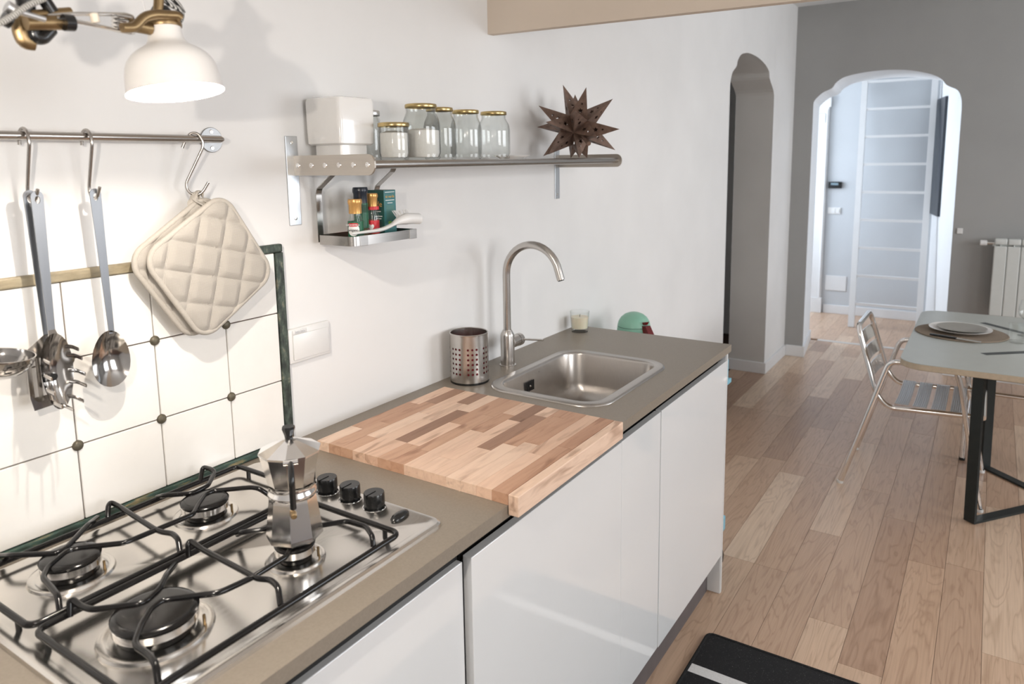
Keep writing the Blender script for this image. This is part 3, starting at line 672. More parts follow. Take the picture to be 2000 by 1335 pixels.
def bowl_grid(cx, cz, rx, rzz, y, depth, n=10, seg=28, tilt=0, th=.0012, egg=.0):
    bm = nb()
    for s_, rev in ((0,1),(th,0)):
        R = []
        for i in range(n+1):
            r = i/n; R.append([])
            for k in range(seg):
                a_ = 2*PI*k/seg; xx = rx*r*math.cos(a_)*(1-egg*math.sin(a_)*r); zz = rzz*r*math.sin(a_)
                R[-1].append(bm.verts.new((cx+xx, y+depth*(1-r*r)-tilt*zz+s_, cz+zz)))
        for i in range(n):
            for k in range(seg): bm.faces.new((R[i][k],R[i][(k+1) % seg],R[i+1][(k+1) % seg],R[i+1][k]))
    bmesh.ops.remove_doubles(bm, verts=bm.verts[:], dist=1e-5)
    return bm
# serving spoon
sy = -.060
sp_ = thing('serving_spoon', 'steel serving spoon with an oval bowl hanging from the rail', 'spoon', (HX2,sy,1.56))
handle_with_hole(sp_, .6605, 1.5605, .6655, 1.318, sy, .0095, .0048)
obj('bowl', bowl_grid(.6595,1.2735,.0335,.0510,sy-.004,.016,egg=.12), UM, sp_, True)
# slotted turner behind
ty = -.050
tu = thing('slotted_turner', 'steel slotted turner hanging behind the spaghetti server', 'turner', (HX1-.008,ty,1.56))
handle_with_hole(tu, .5615, 1.5615, .565, 1.335, ty, .0095, .0055)
bm = nb(); x0, x1, z0, z1 = .5275, .5905, 1.226, 1.325
def tb_y(z): return ty-.002-.012*math.sin(max(0,min(1,(1.345-z)/.02))*PI/2)
prs = [(.560,1.345),(.570,1.345),(.588,1.318),(.590,1.300)]
def piece(bm, a, b, c, d):
    f = lambda u, v, dd: Vector((u, ty-.006+dd, v)); prism(bm, [(a,c),(b,c),(b,d),(a,d)], f, 0, .0015)
f = lambda u, v, dd: Vector((u, ty-.006+dd, v))
prism(bm, [(.5275,1.300),(.5905,1.300),(.588,1.316),(.572,1.337),(.558,1.337),(.5295,1.316)], f, 0, .0015)
prism(bm, [(.532,1.214),(.585,1.218),(.5905,1.236),(.5275,1.236)], f, 0, .0015)
sx = [.5275,.5345,.5405,.5475,.5535,.5605,.5665,.5735,.5795,.5905]
for k in range(0,9,2): piece(bm, sx[k], sx[k+1], 1.236, 1.300)
obj('slotted_blade', bm, UM, tu)
# spaghetti server in front
gy = -.066
sg = thing('spaghetti_server', 'steel spaghetti server with long tines hanging in front of the turner', 'pasta server', (HX1,gy,1.56))
handle_with_hole(sg, .5655, 1.5605, .5655, 1.345, gy, .0095, .0055)
obj('bowl', bowl_grid(.5575,1.2800,.0245,.0640,gy-.026,.022,egg=-.1), UM, sg, True)
bm = nb(); strip(bm, [(.5655,1.346),(.5645,1.340),(.5640,1.330)], [.0055,.0065,.012], gy, bend=lambda z: -(1.346-z)*.9); obj('neck', bm, UM, sg)
obj('drain_hole', cyl((.5575,gy-.0085,1.268),(.5575,gy-.0052,1.268),.0065,16), 'plastic_black', sg)
for k, (dx, z, l) in enumerate(((.020,1.318,.030),(.022,1.303,.034),(.0225,1.277,.038),(.0215,1.258,.040),(.015,1.234,.040),(.002,1.222,.036),(-.013,1.232,.036),(-.021,1.256,.036),(-.022,1.280,.034),(-.0205,1.305,.030))):
    y0 = gy-.024; bx_ = .5575+dx
    obj('tine', tb(smoothpath([Vector((bx_-dx*.15,y0+.004,z)), Vector((bx_+dx*.10,y0-.010,z)), Vector((bx_+dx*.10,y0-l,z-.002))], .006), .003, 8, flat=(.0034,.0012), upref=(0,0,1)), UM, sg, True)
# ladle
ly = -.062
ld = thing('ladle', 'steel soup ladle with a round bowl hanging at the end of the rail', 'ladle', (.432,ly,1.56))
handle_with_hole(ld, .432, 1.5605, .437, 1.345, ly, .0095, .0055)
lc = Vector((.4685,-.118,1.332)); bm = nb(); Rm = axis_mat(Vector((.12,-.10,1))) 
lathe(bm, [(.0465,0)]+[(.0455*math.cos(a),-.0455*.80*math.sin(a)) for a in [PI/2*k/8 for k in range(8)]]+[(0,-.0364)], lc, 36, Rm)
lathe(bm, [(.0465,0)]+[(.0445*math.cos(a),-.0445*.78*math.sin(a)) for a in [PI/2*k/8 for k in range(8)]]+[(0,-.0348)], lc, 36, Rm)
obj('bowl', bm, UM, ld, True)
bm = nb(); tube(bm, smoothpath([Vector((.437,ly,1.348)),Vector((.4375,ly-.002,1.338)),Vector((.440,-.083,1.337))], .006), .005, 8, flat=(.0055,.0010), upref=(1,0,0)); obj('neck', bm, UM, ld, True)

# pot holders
def potholder(lab, c, y, ang, seedv, loop_to=None, tilt=0):
    t = thing('pot_holder', lab, 'pot holder', (c[0],y,c[1]-.13), 'quilted pot holders')
    hs_, cr_ = .1035, .036; N = 72; q = .057
    def inside(u, v):
        dx, dy = max(abs(u)-(hs_-cr_),0), max(abs(v)-(hs_-cr_),0); return cr_-math.hypot(dx,dy)
    ca_, sa_ = math.cos(ang), math.sin(ang)
    def W_(u, v, d): return Vector((c[0]+u*ca_-v*sa_, y-d+tilt*(v*ca_+u*sa_), c[1]+u*sa_+v*ca_))
    def hgt(u, v):
        a_ = .75; uu = (u*math.cos(a_)+v*math.sin(a_))/q+.35; vv = (-u*math.sin(a_)+v*math.cos(a_))/q+.2
        h_ = min(1, abs(math.sin(PI*uu))*1.5)**.6*min(1, abs(math.sin(PI*vv))*1.5)**.6
        e_ = max(0, min(1, inside(u,v)/.014)); return .0025+.0078*h_*e_**.5
    bm = nb(); ring = [Vector((a, b)) for a, b in rrect(-hs_,hs_,-hs_,hs_,cr_,10)]
    NR = 46; Rf, Rb = [], []
    dense = []
    n0_ = len(ring)
    for i in range(n0_):
        a_, b_ = ring[i], ring[(i+1) % n0_]; k_ = max(1, int((b_-a_).length/.0022))
        for j in range(k_): dense.append(a_.lerp(b_, j/k_))
    for side in (1,-1):
        prev = None
        for i in range(NR+1):
            s_ = 1-i/NR
            cur = [bm.verts.new(W_(p.x*s_, p.y*s_, side*hgt(p.x*s_,p.y*s_))) for p in dense] if i < NR else [bm.verts.new(W_(0,0,side*hgt(0,0)))]
            if prev:
                m_ = len(prev)
                for k in range(m_):
                    if len(cur) == 1: bm.faces.new((prev[k],prev[(k+1) % m_],cur[0]))
                    else: bm.faces.new((prev[k],prev[(k+1) % m_],cur[(k+1) % m_],cur[k]))
            prev = cur
    obj('quilted_pad', bm, 'quilt_cloth', t, True, ang=80)
    obj('piping', tb([W_(p.x,p.y,0) for p in ring], .0058, 10, closed=True, flat=(.0058,.0058)), 'quilt_piping', t, True)
    if loop_to:
        top = W_(hs_-.014, hs_-.006, 0) if False else W_(hs_-.016,hs_-.010,.0)
        top = max((W_(a,b,0) for a, b in ((hs_-.01,hs_-.01),(-hs_+.01,hs_-.01),(hs_-.01,-hs_+.01),(-hs_+.01,-hs_+.01))), key=lambda p: p.z)+Vector((-.028,0,-.008))
        lp = Vector(loop_to); b1 = top+Vector((-.007,0,-.002)); b2 = top+Vector((.008,0,.003))
        obj('hanging_loop', tb(smoothpath([b1, lp+Vector((-.012,0,-.014)), lp+Vector((-.004,0,.004)), lp+Vector((.006,0,.002)), lp+Vector((.008,0,-.016)), b2], .010), .004, 8, flat=(.0016,.0060), upref=(0,0,1)), 'quilt_piping', t, True)
    return t
lpt = pts[9]+Vector((0,0,.004))
potholder('front quilted beige pot holder hanging by a loop from the rail hook', (.873,1.412), -.066, math.radians(32), 1, lpt, 0)
potholder('second quilted beige pot holder, behind the front one', (.856,1.412), -.046, math.radians(33), 2, lpt+Vector((-.004,.006,-.003)), 0)

# ================================================================== CLAMP LAMP
def lamp(lab, P0, AX, power, refdir, mech=True):
    t = thing('clamp_lamp', lab, 'lamp', P0)
    Rm = axis_mat(AX, refdir)
    k_ = .742; pr = [(.0832,0),(.0822,.004),(.0802,.028),(.0768,.046),(.0722,.057),(.0640,.067),(.0540,.0752),(.0440,.0812),(.0360,.0865),(.0318,.0925),(.0298,.100),(.0282,.122)]
    pr = [(a*k_, b*k_) for a, b in pr]
    bm = nb(); lathe(bm, pr+[(0,0.0908)], P0, 48, Rm); obj('shade', bm, 'lamp_white', t, True, ang=70)
    bm = nb(); lathe(bm, [pr[0]]+[(r-.0016,z+.0002) for r, z in pr[1:-1]]+[(0.0193,0.0871),(0,0.0871)], P0, 48, Rm); obj('shade_lining', bm, 'lamp_inside', t, True, ang=70)
    A_ = Vector(AX).normalized()
    obj('neck_ring', lt([(0.0208,0.0855),(0.0226,0.0863),(0.0234,0.0896),(0.0226,0.0929),(0.0205,0.0937),(0.0164,0.0937)], P0, 36, Rm), 'brass', t, True)
    obj('socket', lt([(0.0144,0.0904),(0.0152,0.1003),(0.0136,0.1085),(0.0099,0.1143),(0,0.1159)], P0, 28, Rm), 'plastic_black', t, True)
    b = obj('bulb', lt([(0.0082,0.0806),(0.0099,0.0723),(0.0148,0.0592),(0.0181,0.0460),(0.0164,0.0345),(0.0099,0.0271),(0,0.0247)], P0, 24, Rm), 'bulb_glow', t, True)
    l = bpy.data.lights.new('lamp_bulb_light', 'POINT'); l.energy = power; l.color = (1,.915,.82); l.shadow_soft_size = .009
    lo = bpy.data.objects.new('lamp_bulb_light', l); col.objects.link(lo); lo.location = Vector(P0)+A_*.016
    return t
LY = -.42
P0 = ony((344,181), LY); fw = Vector((P0.x-CAM.x, P0.y-CAM.y, 0)).normalized(); rt = Vector((fw.y,-fw.x,0))
AX = (Vector((0,0,1)) - rt*.10 + fw*.115).normalized()
lampo = lamp('white metal clamp lamp with brass fittings shining on the tiles', P0, AX, 10.5, rt)
mp = lambda p, d=0: ony(p, LY+.02+d)
def lpart(name, pp, r, mat, d=0, seg=10, sm=None, flat=None): return obj(name, tb(smoothpath([mp(p, d) for p in pp], sm or .006), r, seg, flat=flat), mat, lampo, True)
lpart('yoke', [(238,54),(262,54),(282,33),(300,28),(345,30),(352,36)], .0062, 'brass', -.03)
lpart('yoke_joint', [(252,48),(294,56)], .0085, 'brass', -.01)
lampo_top = mp((48,-6), .02)
obj('wall_arm', tb(smoothpath([lampo_top-Vector((0,0,.01)), lampo_top+Vector((0,0,.20)), Vector((lampo_top.x,-.004,lampo_top.z+.20))], .04), .009, 12), 'plastic_black', lampo, True)
obj('wall_rose', cyl((lampo_top.x,0,lampo_top.z+.20), (lampo_top.x,-.008,lampo_top.z+.20), .032, 24), 'plastic_black', lampo, True)
ua = [mp(p, -.012) for p in ((308,25),(310,8),(312,-40))]
obj('upper_arm', tb(smoothpath(ua+[ua[-1]+Vector((0,0,.06)), lampo_top+Vector((.01,0,.17))], .03), .0065, 10), 'brass', lampo, True)
lpart('spring_rod', [(92,31),(150,27),(246,28),(260,33),(256,43)], .0026, 'chrome')
lpart('lower_rod', [(110,36),(160,44),(243,62),(256,64)], .0026, 'chrome', -.006)
hx_ = []
for k in range(41):
    a_ = 2*PI*k/10; hx_.append(mp((241,31+k*.78))+Vector((.0125*math.cos(a_), .0125*math.sin(a_), 0)))
obj('coil_spring', tb(hx_, .0022, 8), 'chrome', lampo, True)
lpart('rod_clip', [(183,26),(187,44)], .0052, 'cream_clip', -.004)
lpart('clamp_bar', [(50,44),(142,44)], .0088, 'brass')
lpart('clamp_bar', [(60,30),(138,24)], .0062, 'brass', .012)
lpart('clamp_hook', [(42,28),(42,62),(50,80),(66,82)], .0098, 'brass', .02, flat=(.0075,.0105))
lpart('clamp_jaw', [(64,56),(66,72),(82,76),(100,56)], .008, 'plastic_black', .015)
lpart('clamp_screw', [(124,44),(143,45)], .0098, 'plastic_black', -.01, 14)
lpart('clamp_arm', [(84,-4),(102,24)], .0075, 'plastic_black', .01)
lpart('clamp_post', [(48,-6),(54,30)], .010, 'plastic_black', .02)
lpart('tension_rod', [(28,20),(88,38)], .0032, 'alu_matt', -.02)
lpart('wing_knob', [(6,34),(22,42)], .0090, 'plastic_black', -.01, 12)
lpart('thumb_screw', [(12,12),(36,26)], .0072, 'alu_matt', -.012, 12)
lpart('cord', [(88,-4),(55,10),(32,26),(8,42),(-20,50)], .0036, 'cable_weave', -.025, sm=.02)
lpart('cord', [(318,-4),(330,8),(350,18),(356,28),(352,42),(346,36)], .0036, 'cable_weave', .0, sm=.02)
lpart('cord', [(336,-4),(350,10),(358,26)], .0036, 'cable_weave', .012, sm=.02)
lpart('spring_wire', [(258,48),(270,36),(284,30)], .0012, 'plastic_black', -.02)
lpart('pull_wire', [(278,-4),(282,14),(286,30)], .0006, 'alu_matt', -.01, 6)
# the same kind of lamp, further along the rail wall, shining to the right
P2 = Vector((.050,-.915,1.70))
AX2 = Vector((-.72,-.62,.30)).normalized()
l2 = lamp('white metal clamp lamp on a tall bent arm, aimed along the wall', P2+AX2*-.03, AX2, 12.5, (0,0,1))
obj('upper_arm', tb(smoothpath([P2+AX2*.085, P2+AX2*.20, P2+AX2*.20+Vector((-.03,.03,.3)), P2+AX2*.20+Vector((-.03,.03,H-1.83))], .05), .008, 10), 'brass', l2, True)

# ================================================================== WALL SHELF
SZ = 1.607
sh = thing('wall_shelf', 'brushed steel wall shelf of round bars between two end plates', 'shelf', (1.76,0,SZ))
ys = [-.018,-.062,-.106,-.150,-.194,-.236]
for y in ys: obj('bar', tb([(1.147,y,SZ),(2.372,y,SZ)], .0092, 16), 'steel_shelf', sh, True)
def endplate(x):
    bm = nb(); n = 10; out = [(0,-.0225),(0,.0225)]+[(-.236-.0205*math.sin(PI*k/n), .0225*math.cos(PI*k/n)) for k in range(n+1)]
    prism(bm, out, lambda u,v,d: Vector((x+d,u,SZ+v)), 0, .0045); return bm
for x, side in ((1.1425,-1),(2.372,1)):
    p = obj('end_plate', endplate(x), 'plate_satin', sh)
    for y in ys:
        s_ = lt([(.0062,0),(.0055,.0014),(.0035,.0018),(.0032,.0008),(0,.0008)], (x if side < 0 else x+.0045,y,SZ), 14, axis_mat((side,0,0))); obj('screw', s_, 'alu_polished', p, True)
for x in (1.122,2.345):
    b = obj('wall_bracket', bx(x,x+.034,-.0035,0,1.470,1.674,bev=.001), 'bracket_zinc', sh)
    for z in (1.486,1.659): obj('screw', lt([(.0045,0),(.004,.001),(0,.0016)], (x+.017,-.0035,z), 12, axis_mat((0,-1,0))), 'alu_polished', b, True)
SB = SZ+.0092
# white ceramic box on its saucer
wb = thing('ceramic_canister', 'white square ceramic canister standing on a saucer at the shelf end', 'canister', (1.235,-.065,SB))
def sqr(h, r, z, c=(1.236,-.063)): return [Vector((c[0]+a,c[1]+b,SB+z)) for a, b in rrect(-h,h,-h,h,r,5)]
obj('saucer', loops(nb(), [sqr(.045,.01,0), sqr(.060,.012,.004), sqr(.0605,.012,.008), sqr(.055,.01,.008)], True, True), 'ceramic', wb, True)
obj('foot', loops(nb(), [sqr(.043,.006,.008), sqr(.043,.006,.045)], True, True), 'ceramic', wb, True)
obj('body', loops(nb(), [sqr(.050,.008,.036), sqr(.0560,.010,.040), sqr(.0570,.011,.062), sqr(.0580,.012,.135), sqr(.056,.012,.142), sqr(.046,.010,.145)], True, True), 'ceramic', wb, True)
# glass jars
def jar(lab, x, y, r, h, neck, fill=0, lidm='gold_lid', group=None, lid_h=.009):
    c = Vector((x,y,SB)); t = thing('glass_jar', lab, 'jar', c, group)
    sh_ = h-neck*.30; rn = neck
    out = [(0,0),(r*.80,0),(r*.93,.002),(r*.97,.006),(r*.94,.010),(r,.018),(r,sh_*.62),(r*.985,sh_*.70),(r*.93,sh_*.79),(rn+.002,sh_*.885),(rn,sh_*.92),(rn,h-.006)]
    inn = [(a-.0022 if a > .003 else 0, z if i > 2 else .006) for i, (a, z) in enumerate(out)]
    inn = [(rn-.0024,h-.006),(rn-.0024,sh_*.92),(r*.92,sh_*.78),(r-.0026,sh_*.62),(r-.0026,.016),(r*.85,.0065),(0,.006)]
    bm = lt(out+inn, c, 36); obj('jar_body', bm, 'jar_glass', t, True, ang=60)
    obj('lid', lt([(0,h),(rn-.004,h),(rn+.0015,h-.0008),(rn+.0026,h-.0025),(rn+.0028,h-lid_h),(rn+.0022,h-lid_h-.001),(rn+.0022,h-lid_h),(rn-.0005,h-.003),(0,h-.003)], c, 36), lidm, t, True, ang=60)
    if fill: obj('contents', lt([(0,.0068),(r*.84,.0072),(r-.0032,.017),(r-.0032,fill-.003),(r*.5,fill+.002),(0,fill)], c, 32), 'sugar', t, True)
    return t
jar('tall glass jar with a steel lid, half hidden behind the white canister', 1.327, -.060, .034, .121, .029, 0, 'alu_matt', lid_h=.012)
jar('short glass jar with a gold lid filled with white sugar', 1.309, -.162, .0355, .0875, .0345, .066)
jar('large glass jar with a gold lid half filled with white sugar', 1.442, -.135, .0475, .139, .0375, .076)
GJ = 'empty glass jars on the shelf'
jar('empty glass jar standing next to the large sugar jar', 1.560, -.100, .044, .138, .0335, group=GJ)
jar('empty glass jar standing between two other empty jars', 1.660, -.112, .044, .136, .0345, group=GJ)
jar('empty glass jar with a gold lid, last of the row beside the small dish', 1.782, -.122, .0475, .137, .0355, group=GJ)
c = Vector((1.905,-.105,SB)); dsh = obj('small_dish', lt([(0,0),(.038,0),(.042,.004),(.056,.0105),(.0565,.0115),(.054,.011),(.040,.006),(0,.005)], c, 36), 'ceramic', None, True, loc=c, label='small shallow white dish between the jars and the star', cat='dish')
# star lantern
st_c = Vector((2.225,-.160,1.7175)); star = thing('star_lantern', 'rusty brown metal star lantern with cut-out stars on the shelf', 'lantern', Vector((st_c.x,st_c.y,SB)))
ico = nb(); bmesh.ops.create_icosphere(ico, subdivisions=1, radius=.060)
RS = Matrix.Rotation(.36,3,'Z') @ Matrix.Rotation(.30,3,'X') @ Matrix.Rotation(.15,3,'Y')
tips = []
for f in ico.faces:
    vs_ = [RS @ v.co for v in f.verts]; n_ = (RS @ f.normal).normalized(); tip = n_*.152
    # keep every point above the shelf bars
    if (st_c+tip).z < SB+.0005: tip = tip*((SB+.0005-st_c.z)/tip.z)
    b2 = nb()
    for i in range(3):
        a_, b_ = vs_[i], vs_[(i+1) % 3]; A = [b2.verts.new(st_c+p) for p in (a_, b_, tip)]
        nn = (b_-a_).cross(tip-a_).normalized(); cc = st_c+(a_*.38+b_*.38+tip*.24); ex = (b_-a_).normalized(); ey = nn.cross(ex)
        ed = [b2.edges.new((A[k],A[(k+1) % 3])) for k in range(3)]
        for cen, rad in ((cc,.0098), (st_c+(a_*.27+b_*.27+tip*.46),.0048)):
            Hh = [b2.verts.new(cen+(ex*math.cos(2*PI*k/10)+ey*math.sin(2*PI*k/10))*(rad if k % 2 else rad*.45)) for k in range(10)]
            ed += [b2.edges.new((Hh[k],Hh[(k+1) % 10])) for k in range(10)]
        bmesh.ops.triangle_fill(b2, edges=ed, use_beauty=True)
    bmesh.ops.remove_doubles(b2, verts=b2.verts[:], dist=1e-6)
    obj('spike', b2, 'rust_iron', star)
ico.free()
dd = Vector((-.62,-.72,-.50)).normalized(); obj('fitting_tube', cyl(st_c+dd*.045, st_c+dd*.118, .0075, 16), 'rust_iron', star, True)
# hanging tray below the shelf
TZ = 1.422; tx0, tx1, ty0, ty1 = 1.182, 1.408, -.140, -.022
tr = thing('hanging_tray', 'steel spice tray hanging from the shelf on two bent straps', 'tray', (1.295,-.08,TZ))
out = rrect(tx0,tx1,ty0,ty1,.016,5)
L = [[Vector((a,b,z)) for a, b in out] for z in (TZ,TZ+.022)]
inn = [[Vector((a,b,z)) for a, b in rrect(tx0+.002,tx1-.002,ty0+.002,ty1-.002,.014,5)] for z in (TZ+.022,TZ+.003)]
obj('tray_body', loops(nb(), L+inn, True, True), 'steel_shelf', tr, True, ang=50)
for x in (1.205,1.378):
    obj('front_band', bx(x,x+.026,ty0-.0012,ty0+.004,TZ-.001,TZ+.0228,bev=.0008), 'steel_shelf', tr)
for x in (1.196,1.392):
    obj('strap', tb(smoothpath([Vector((x,-.082,SZ-.0105)),Vector((x,-.078,SZ-.018)),Vector((x,-.024,1.552)),Vector((x,-.0205,1.540)),Vector((x,-.0205,TZ+.004))], .004), .008, 4, flat=(.0011,.0085), upref=(0,1,0)), 'steel_shelf', tr)
TB = TZ+.003
# spice jars, tea box, brush
def ring_text(name, body, size, mat, parent, c, r, z, a0): 
    ex = Vector((-math.sin(a0), math.cos(a0), 0)); nrm = Vector((math.cos(a0), math.sin(a0), 0))
    return text(name, body, size, mat, parent, c+nrm*(r+.0006)+Vector((0,0,z)), ex, (0,0,1))
va = math.atan2(CAM.y+.1, CAM.x-1.24)
def spice(lab, x, y, r, h, capm, cap_h, bands, contents, group=None, taper=.75, cap_r=None):
    c = Vector((x,y,TB)); t = thing('spice_jar', lab, 'spice jar', c, group); g = h-cap_h; cap_r = cap_r or r*.84
    obj('jar_body', lt([(0,0),(r*.95,0),(r,.002),(r,g*.66),(r*.96,g*.74),(r*taper,g*.90),(r*taper,g+.002),(r*taper-.002,g+.002),(r*taper-.002,g*.88),(r-.0025,g*.66),(r-.0025,.004),(0,.003)], c, 28), 'clear_glass', t, True, ang=50)
    obj('contents', lt([(0,.0032),(r-.003,.0042),(r-.003,g*.55),(0,g*.57)], c, 24), contents, t, True)
    obj('cap', lt([(0,g),(cap_r*.97,g),(cap_r*.97,g+cap_h*.60),(cap_r*1.08,g+cap_h*.72),(cap_r*1.10,g+cap_h*.86),(cap_r*1.0,g+cap_h),(0,g+cap_h)], c, 28), capm, t, True, ang=50)
    for (z0, z1, mt) in bands: obj('label_band', lt([(r+.0003,z0),(r+.0003,z1)], c, 28), mt, t, True)
    return t, c
s1, c1 = spice('oregano jar with a gold cap and a green label with a white oval', 1.240, -.094, .0185, .102, 'gold_cap', .034, [(.014,.050,'print_green')], 'herb')
ex = Vector((-math.sin(va), math.cos(va), 0)); nv = Vector((math.cos(va), math.sin(va), 0))
def patch(name, parent, c, r, a_mid, half, z0, z1, mat, off=.0008, oval=True):
    bm = nb(); n = 20; ctr = bm.verts.new(c+Vector((math.cos(a_mid)*(r+off), math.sin(a_mid)*(r+off), (z0+z1)/2))); R = []
    for i in range(1,5):
        R.append([])
        for k in range(n):
            q_ = 2*PI*k/n; s_ = i/4; uu, vv = math.cos(q_), math.sin(q_)
            if not oval: m_ = max(abs(uu),abs(vv)); uu, vv = uu/m_, vv/m_
            a_ = a_mid+half*s_*uu; R[-1].append(bm.verts.new(c+Vector((math.cos(a_)*(r+off), math.sin(a_)*(r+off), (z0+z1)/2+(z1-z0)/2*s_*vv))))
    for k in range(n): bm.faces.new((ctr,R[0][k],R[0][(k+1) % n]))
    for i in range(3):
        for k in range(n): bm.faces.new((R[i][k],R[i][(k+1) % n],R[i+1][(k+1) % n],R[i+1][k]))
    return obj(name, bm, mat, parent, True)
patch('oval_label', s1, c1, .0185, va-.35, .78, .016, .046, 'print_white'); patch('red_band', s1, c1, .0185, va-.35, .62, .0385, .0465, 'print_red', .0012, False)
ring_text('lettering', 'CANNAMELA', .0055, 'print_white', s1, c1, .0196, .0405, va-.35); ring_text('lettering', 'origano', .0085, 'plastic_black', s1, c1, .0196, .0275, va-.35)
s2, c2 = spice('tall herb jar with a dark blue cap and a green label', 1.279, -.074, .0175, .128, 'navy_cap', .040, [(.030,.090,'print_green'),(.068,.086,'pale_green_print')], 'herb', taper=.97, cap_r=.0172)
patch('square_label', s2, c2, .0175, va-.1, .28, .036, .047, 'herb', oval=False)
s3, c3 = spice('small spice jar with a gold cap and a red label with a white heart', 1.316, -.076, .0160, .112, 'gold_cap', .032, [(.014,.046,'print_red'),(.072,.080,'print_red')], 'spice_orange', taper=.72)
bm = nb(); n = 24; hp = [(16*math.sin(2*PI*k/n)**3, 13*math.cos(2*PI*k/n)-5*math.cos(4*PI*k/n)-2*math.cos(6*PI*k/n)-math.cos(8*PI*k/n)) for k in range(n)]
bm.faces.new([bm.verts.new(c3+Vector((math.cos(va-.3+u*.028)*.0171, math.sin(va-.3+u*.028)*.0171, .030+v*.0006))) for u, v in hp]); bmesh.ops.triangulate(bm, faces=bm.faces[:]); obj('heart', bm, 'print_white', s3)
tx_, tyy, tw, tdp, th_ = 1.347, -.028, .044, .058, .118
tea = thing('tea_box', 'dark green cardboard tea box with gold lettering', 'box', (tx_+tw/2,tyy-tdp/2,TB))
bm = bx(tx_,tx_+tw,tyy-tdp,tyy,TB,TB+th_,bev=.0006,seg=1)
ob = obj('carton', bm, ['tea_green','tea_teal'], tea)
for p in ob.data.polygons:
    if p.normal.y < -.9: p.material_index = 1
ymid = tyy-tdp/2
text('lettering', 'tè', .021, 'print_gold', tea, (tx_-.0004,ymid+.002,TB+.091), (0,-1,0), (0,0,1)); text('lettering', 'verde', .020, 'print_gold', tea, (tx_-.0004,ymid,TB+.077), (0,-1,0), (0,0,1))
text('lettering', 'tè verde', .0095, 'print_gold', tea, (tx_+tw/2,tyy-tdp-.0004,TB+.099), (1,0,0), (0,0,1))
bm = nb()
for z, w in ((.064,.016),(.052,.024),(.046,.018)): box(bm, tx_-.0005, tx_, ymid-w/2-.010, ymid+w/2-.010, TB+z, TB+z+.0022)
for z, w in ((.112,.034),(.092,.032),(.085,.018)): box(bm, tx_+tw/2-w/2, tx_+tw/2+w/2, tyy-tdp-.0005, tyy-tdp, TB+z, TB+z+.0016)
obj('print_line', bm, 'print_white', tea)
bm = nb()
for k in range(11): box(bm, tx_+.008, tx_+tw-.008, tyy-tdp-.0004, tyy-tdp, TB+.044+k*.0034, TB+.0452+k*.0034)
obj('print_line', bm, 'pale_green_print', tea)
obj('printed_square', bx(tx_+.014,tx_+.025,tyy-tdp-.0006,tyy-tdp,TB+.030,TB+.040), 'print_lime', tea)
br = thing('dish_brush', 'white plastic dish brush lying on the spice tray rim', 'brush', (1.30,-.122,TZ+.022))
bp = [Vector((1.200,-.120,TZ+.0275)),Vector((1.240,-.122,TZ+.0280)),Vector((1.290,-.124,TZ+.029)),Vector((1.325,-.125,TZ+.036)),Vector((1.352,-.126,TZ+.045)),Vector((1.385,-.127,TZ+.049)),Vector((1.428,-.128,TZ+.046))]
cp = []
for i in range(len(bp)-1):
    q0, q1, q2, q3 = bp[max(i-1,0)], bp[i], bp[i+1], bp[min(i+2,len(bp)-1)]
    for j in range(6):
        t = j/6; cp.append(.5*((2*q1)+(q2-q0)*t+(2*q0-5*q1+4*q2-q3)*t*t+(3*q1-q0-3*q2+q3)*t**3))
cp.append(bp[-1]); bm = nb(); rings = []
for i, p in enumerate(cp):
    s_ = i/(len(cp)-1); hw = .0035+.0045*min(1,s_/.25) if s_ < .6 else .008+.006*min(1,(s_-.6)/.2); hh = .0025+.0022*min(1,s_/.3)+(.0095*min(1,max(0,(s_-.55)/.25)))
    rings.append([p+Vector((0,hw*math.cos(2*PI*k/14),hh*math.sin(2*PI*k/14))) for k in range(14)])
loops(bm, rings, True, True); obj('handle', bm, 'plastic_white', br, True)
bm = nb(); random.seed(3)
for k in range(30):
    x = 1.362+random.random()*.045; y = -.120+random.uniform(-.006,.010); b_ = Vector((x,y,TZ+.052)); tube(bm, [b_, b_+Vector(((x-1.384)*.3-.009, random.uniform(-.002,.008), .019))], .0007, 4)
obj('bristle', bm, 'plastic_white', br, kind='stuff')

# ================================================================== BEYOND THE WORKTOP END
# slim utility stand that carries the jug
us = thing('utility_stand', 'light blue slim stand tucked behind the worktop end', 'stand', (2.63,-.32,0))
for x in (2.572,2.708):
    for y in (-.530,-.07): obj('post', tb([(x,y,0),(x,y,.76)], .010, 10), 'light_blue', us, True)
obj('tray', bx(2.56,2.72,-.540,-.060,.10,.116,bev=.003), 'light_blue', us)
obj('tray', bx(2.56,2.72,-.556,-.060,.155,.215,bev=.006), 'light_blue', us)
obj('tray', bx(2.56,2.78,-.545,-.060,.740,.758,bev=.003), 'light_blue', us)
obj('tray_rim', bx(2.60,2.715,-.5515,-.5415,.758,.85,bev=.003), 'light_blue', us)
bm = nb(); bmesh.ops.create_icosphere(bm, subdivisions=3, radius=1, matrix=Matrix.Translation((2.645,-.475,.080)) @ Matrix.Diagonal((.052,.098,.078,1)))
for v in bm.verts: v.co += v.normal*random.uniform(-.003,.004); v.co.z = min(max(v.co.z, .001), .098)
obj('bin_bag', bm, 'bag_black', None, True, label='small black bin bag on the floor under the blue stand', cat='bag')
jc = Vector((2.70,-.165,.758)); jug = thing('vacuum_jug', 'sea green jug with a domed lid and a dark red handle behind the worktop', 'jug', jc)
JH = onx((1243,609), 2.70).z-.758; jr = .069
obj('jug_body', lt([(0,0),(jr*.80,0),(jr*.88,.006),(jr*1.04,JH*.35),(jr*1.02,JH*.62),(jr*.965,JH-.058)], jc, 36), 'teal', jug, True)
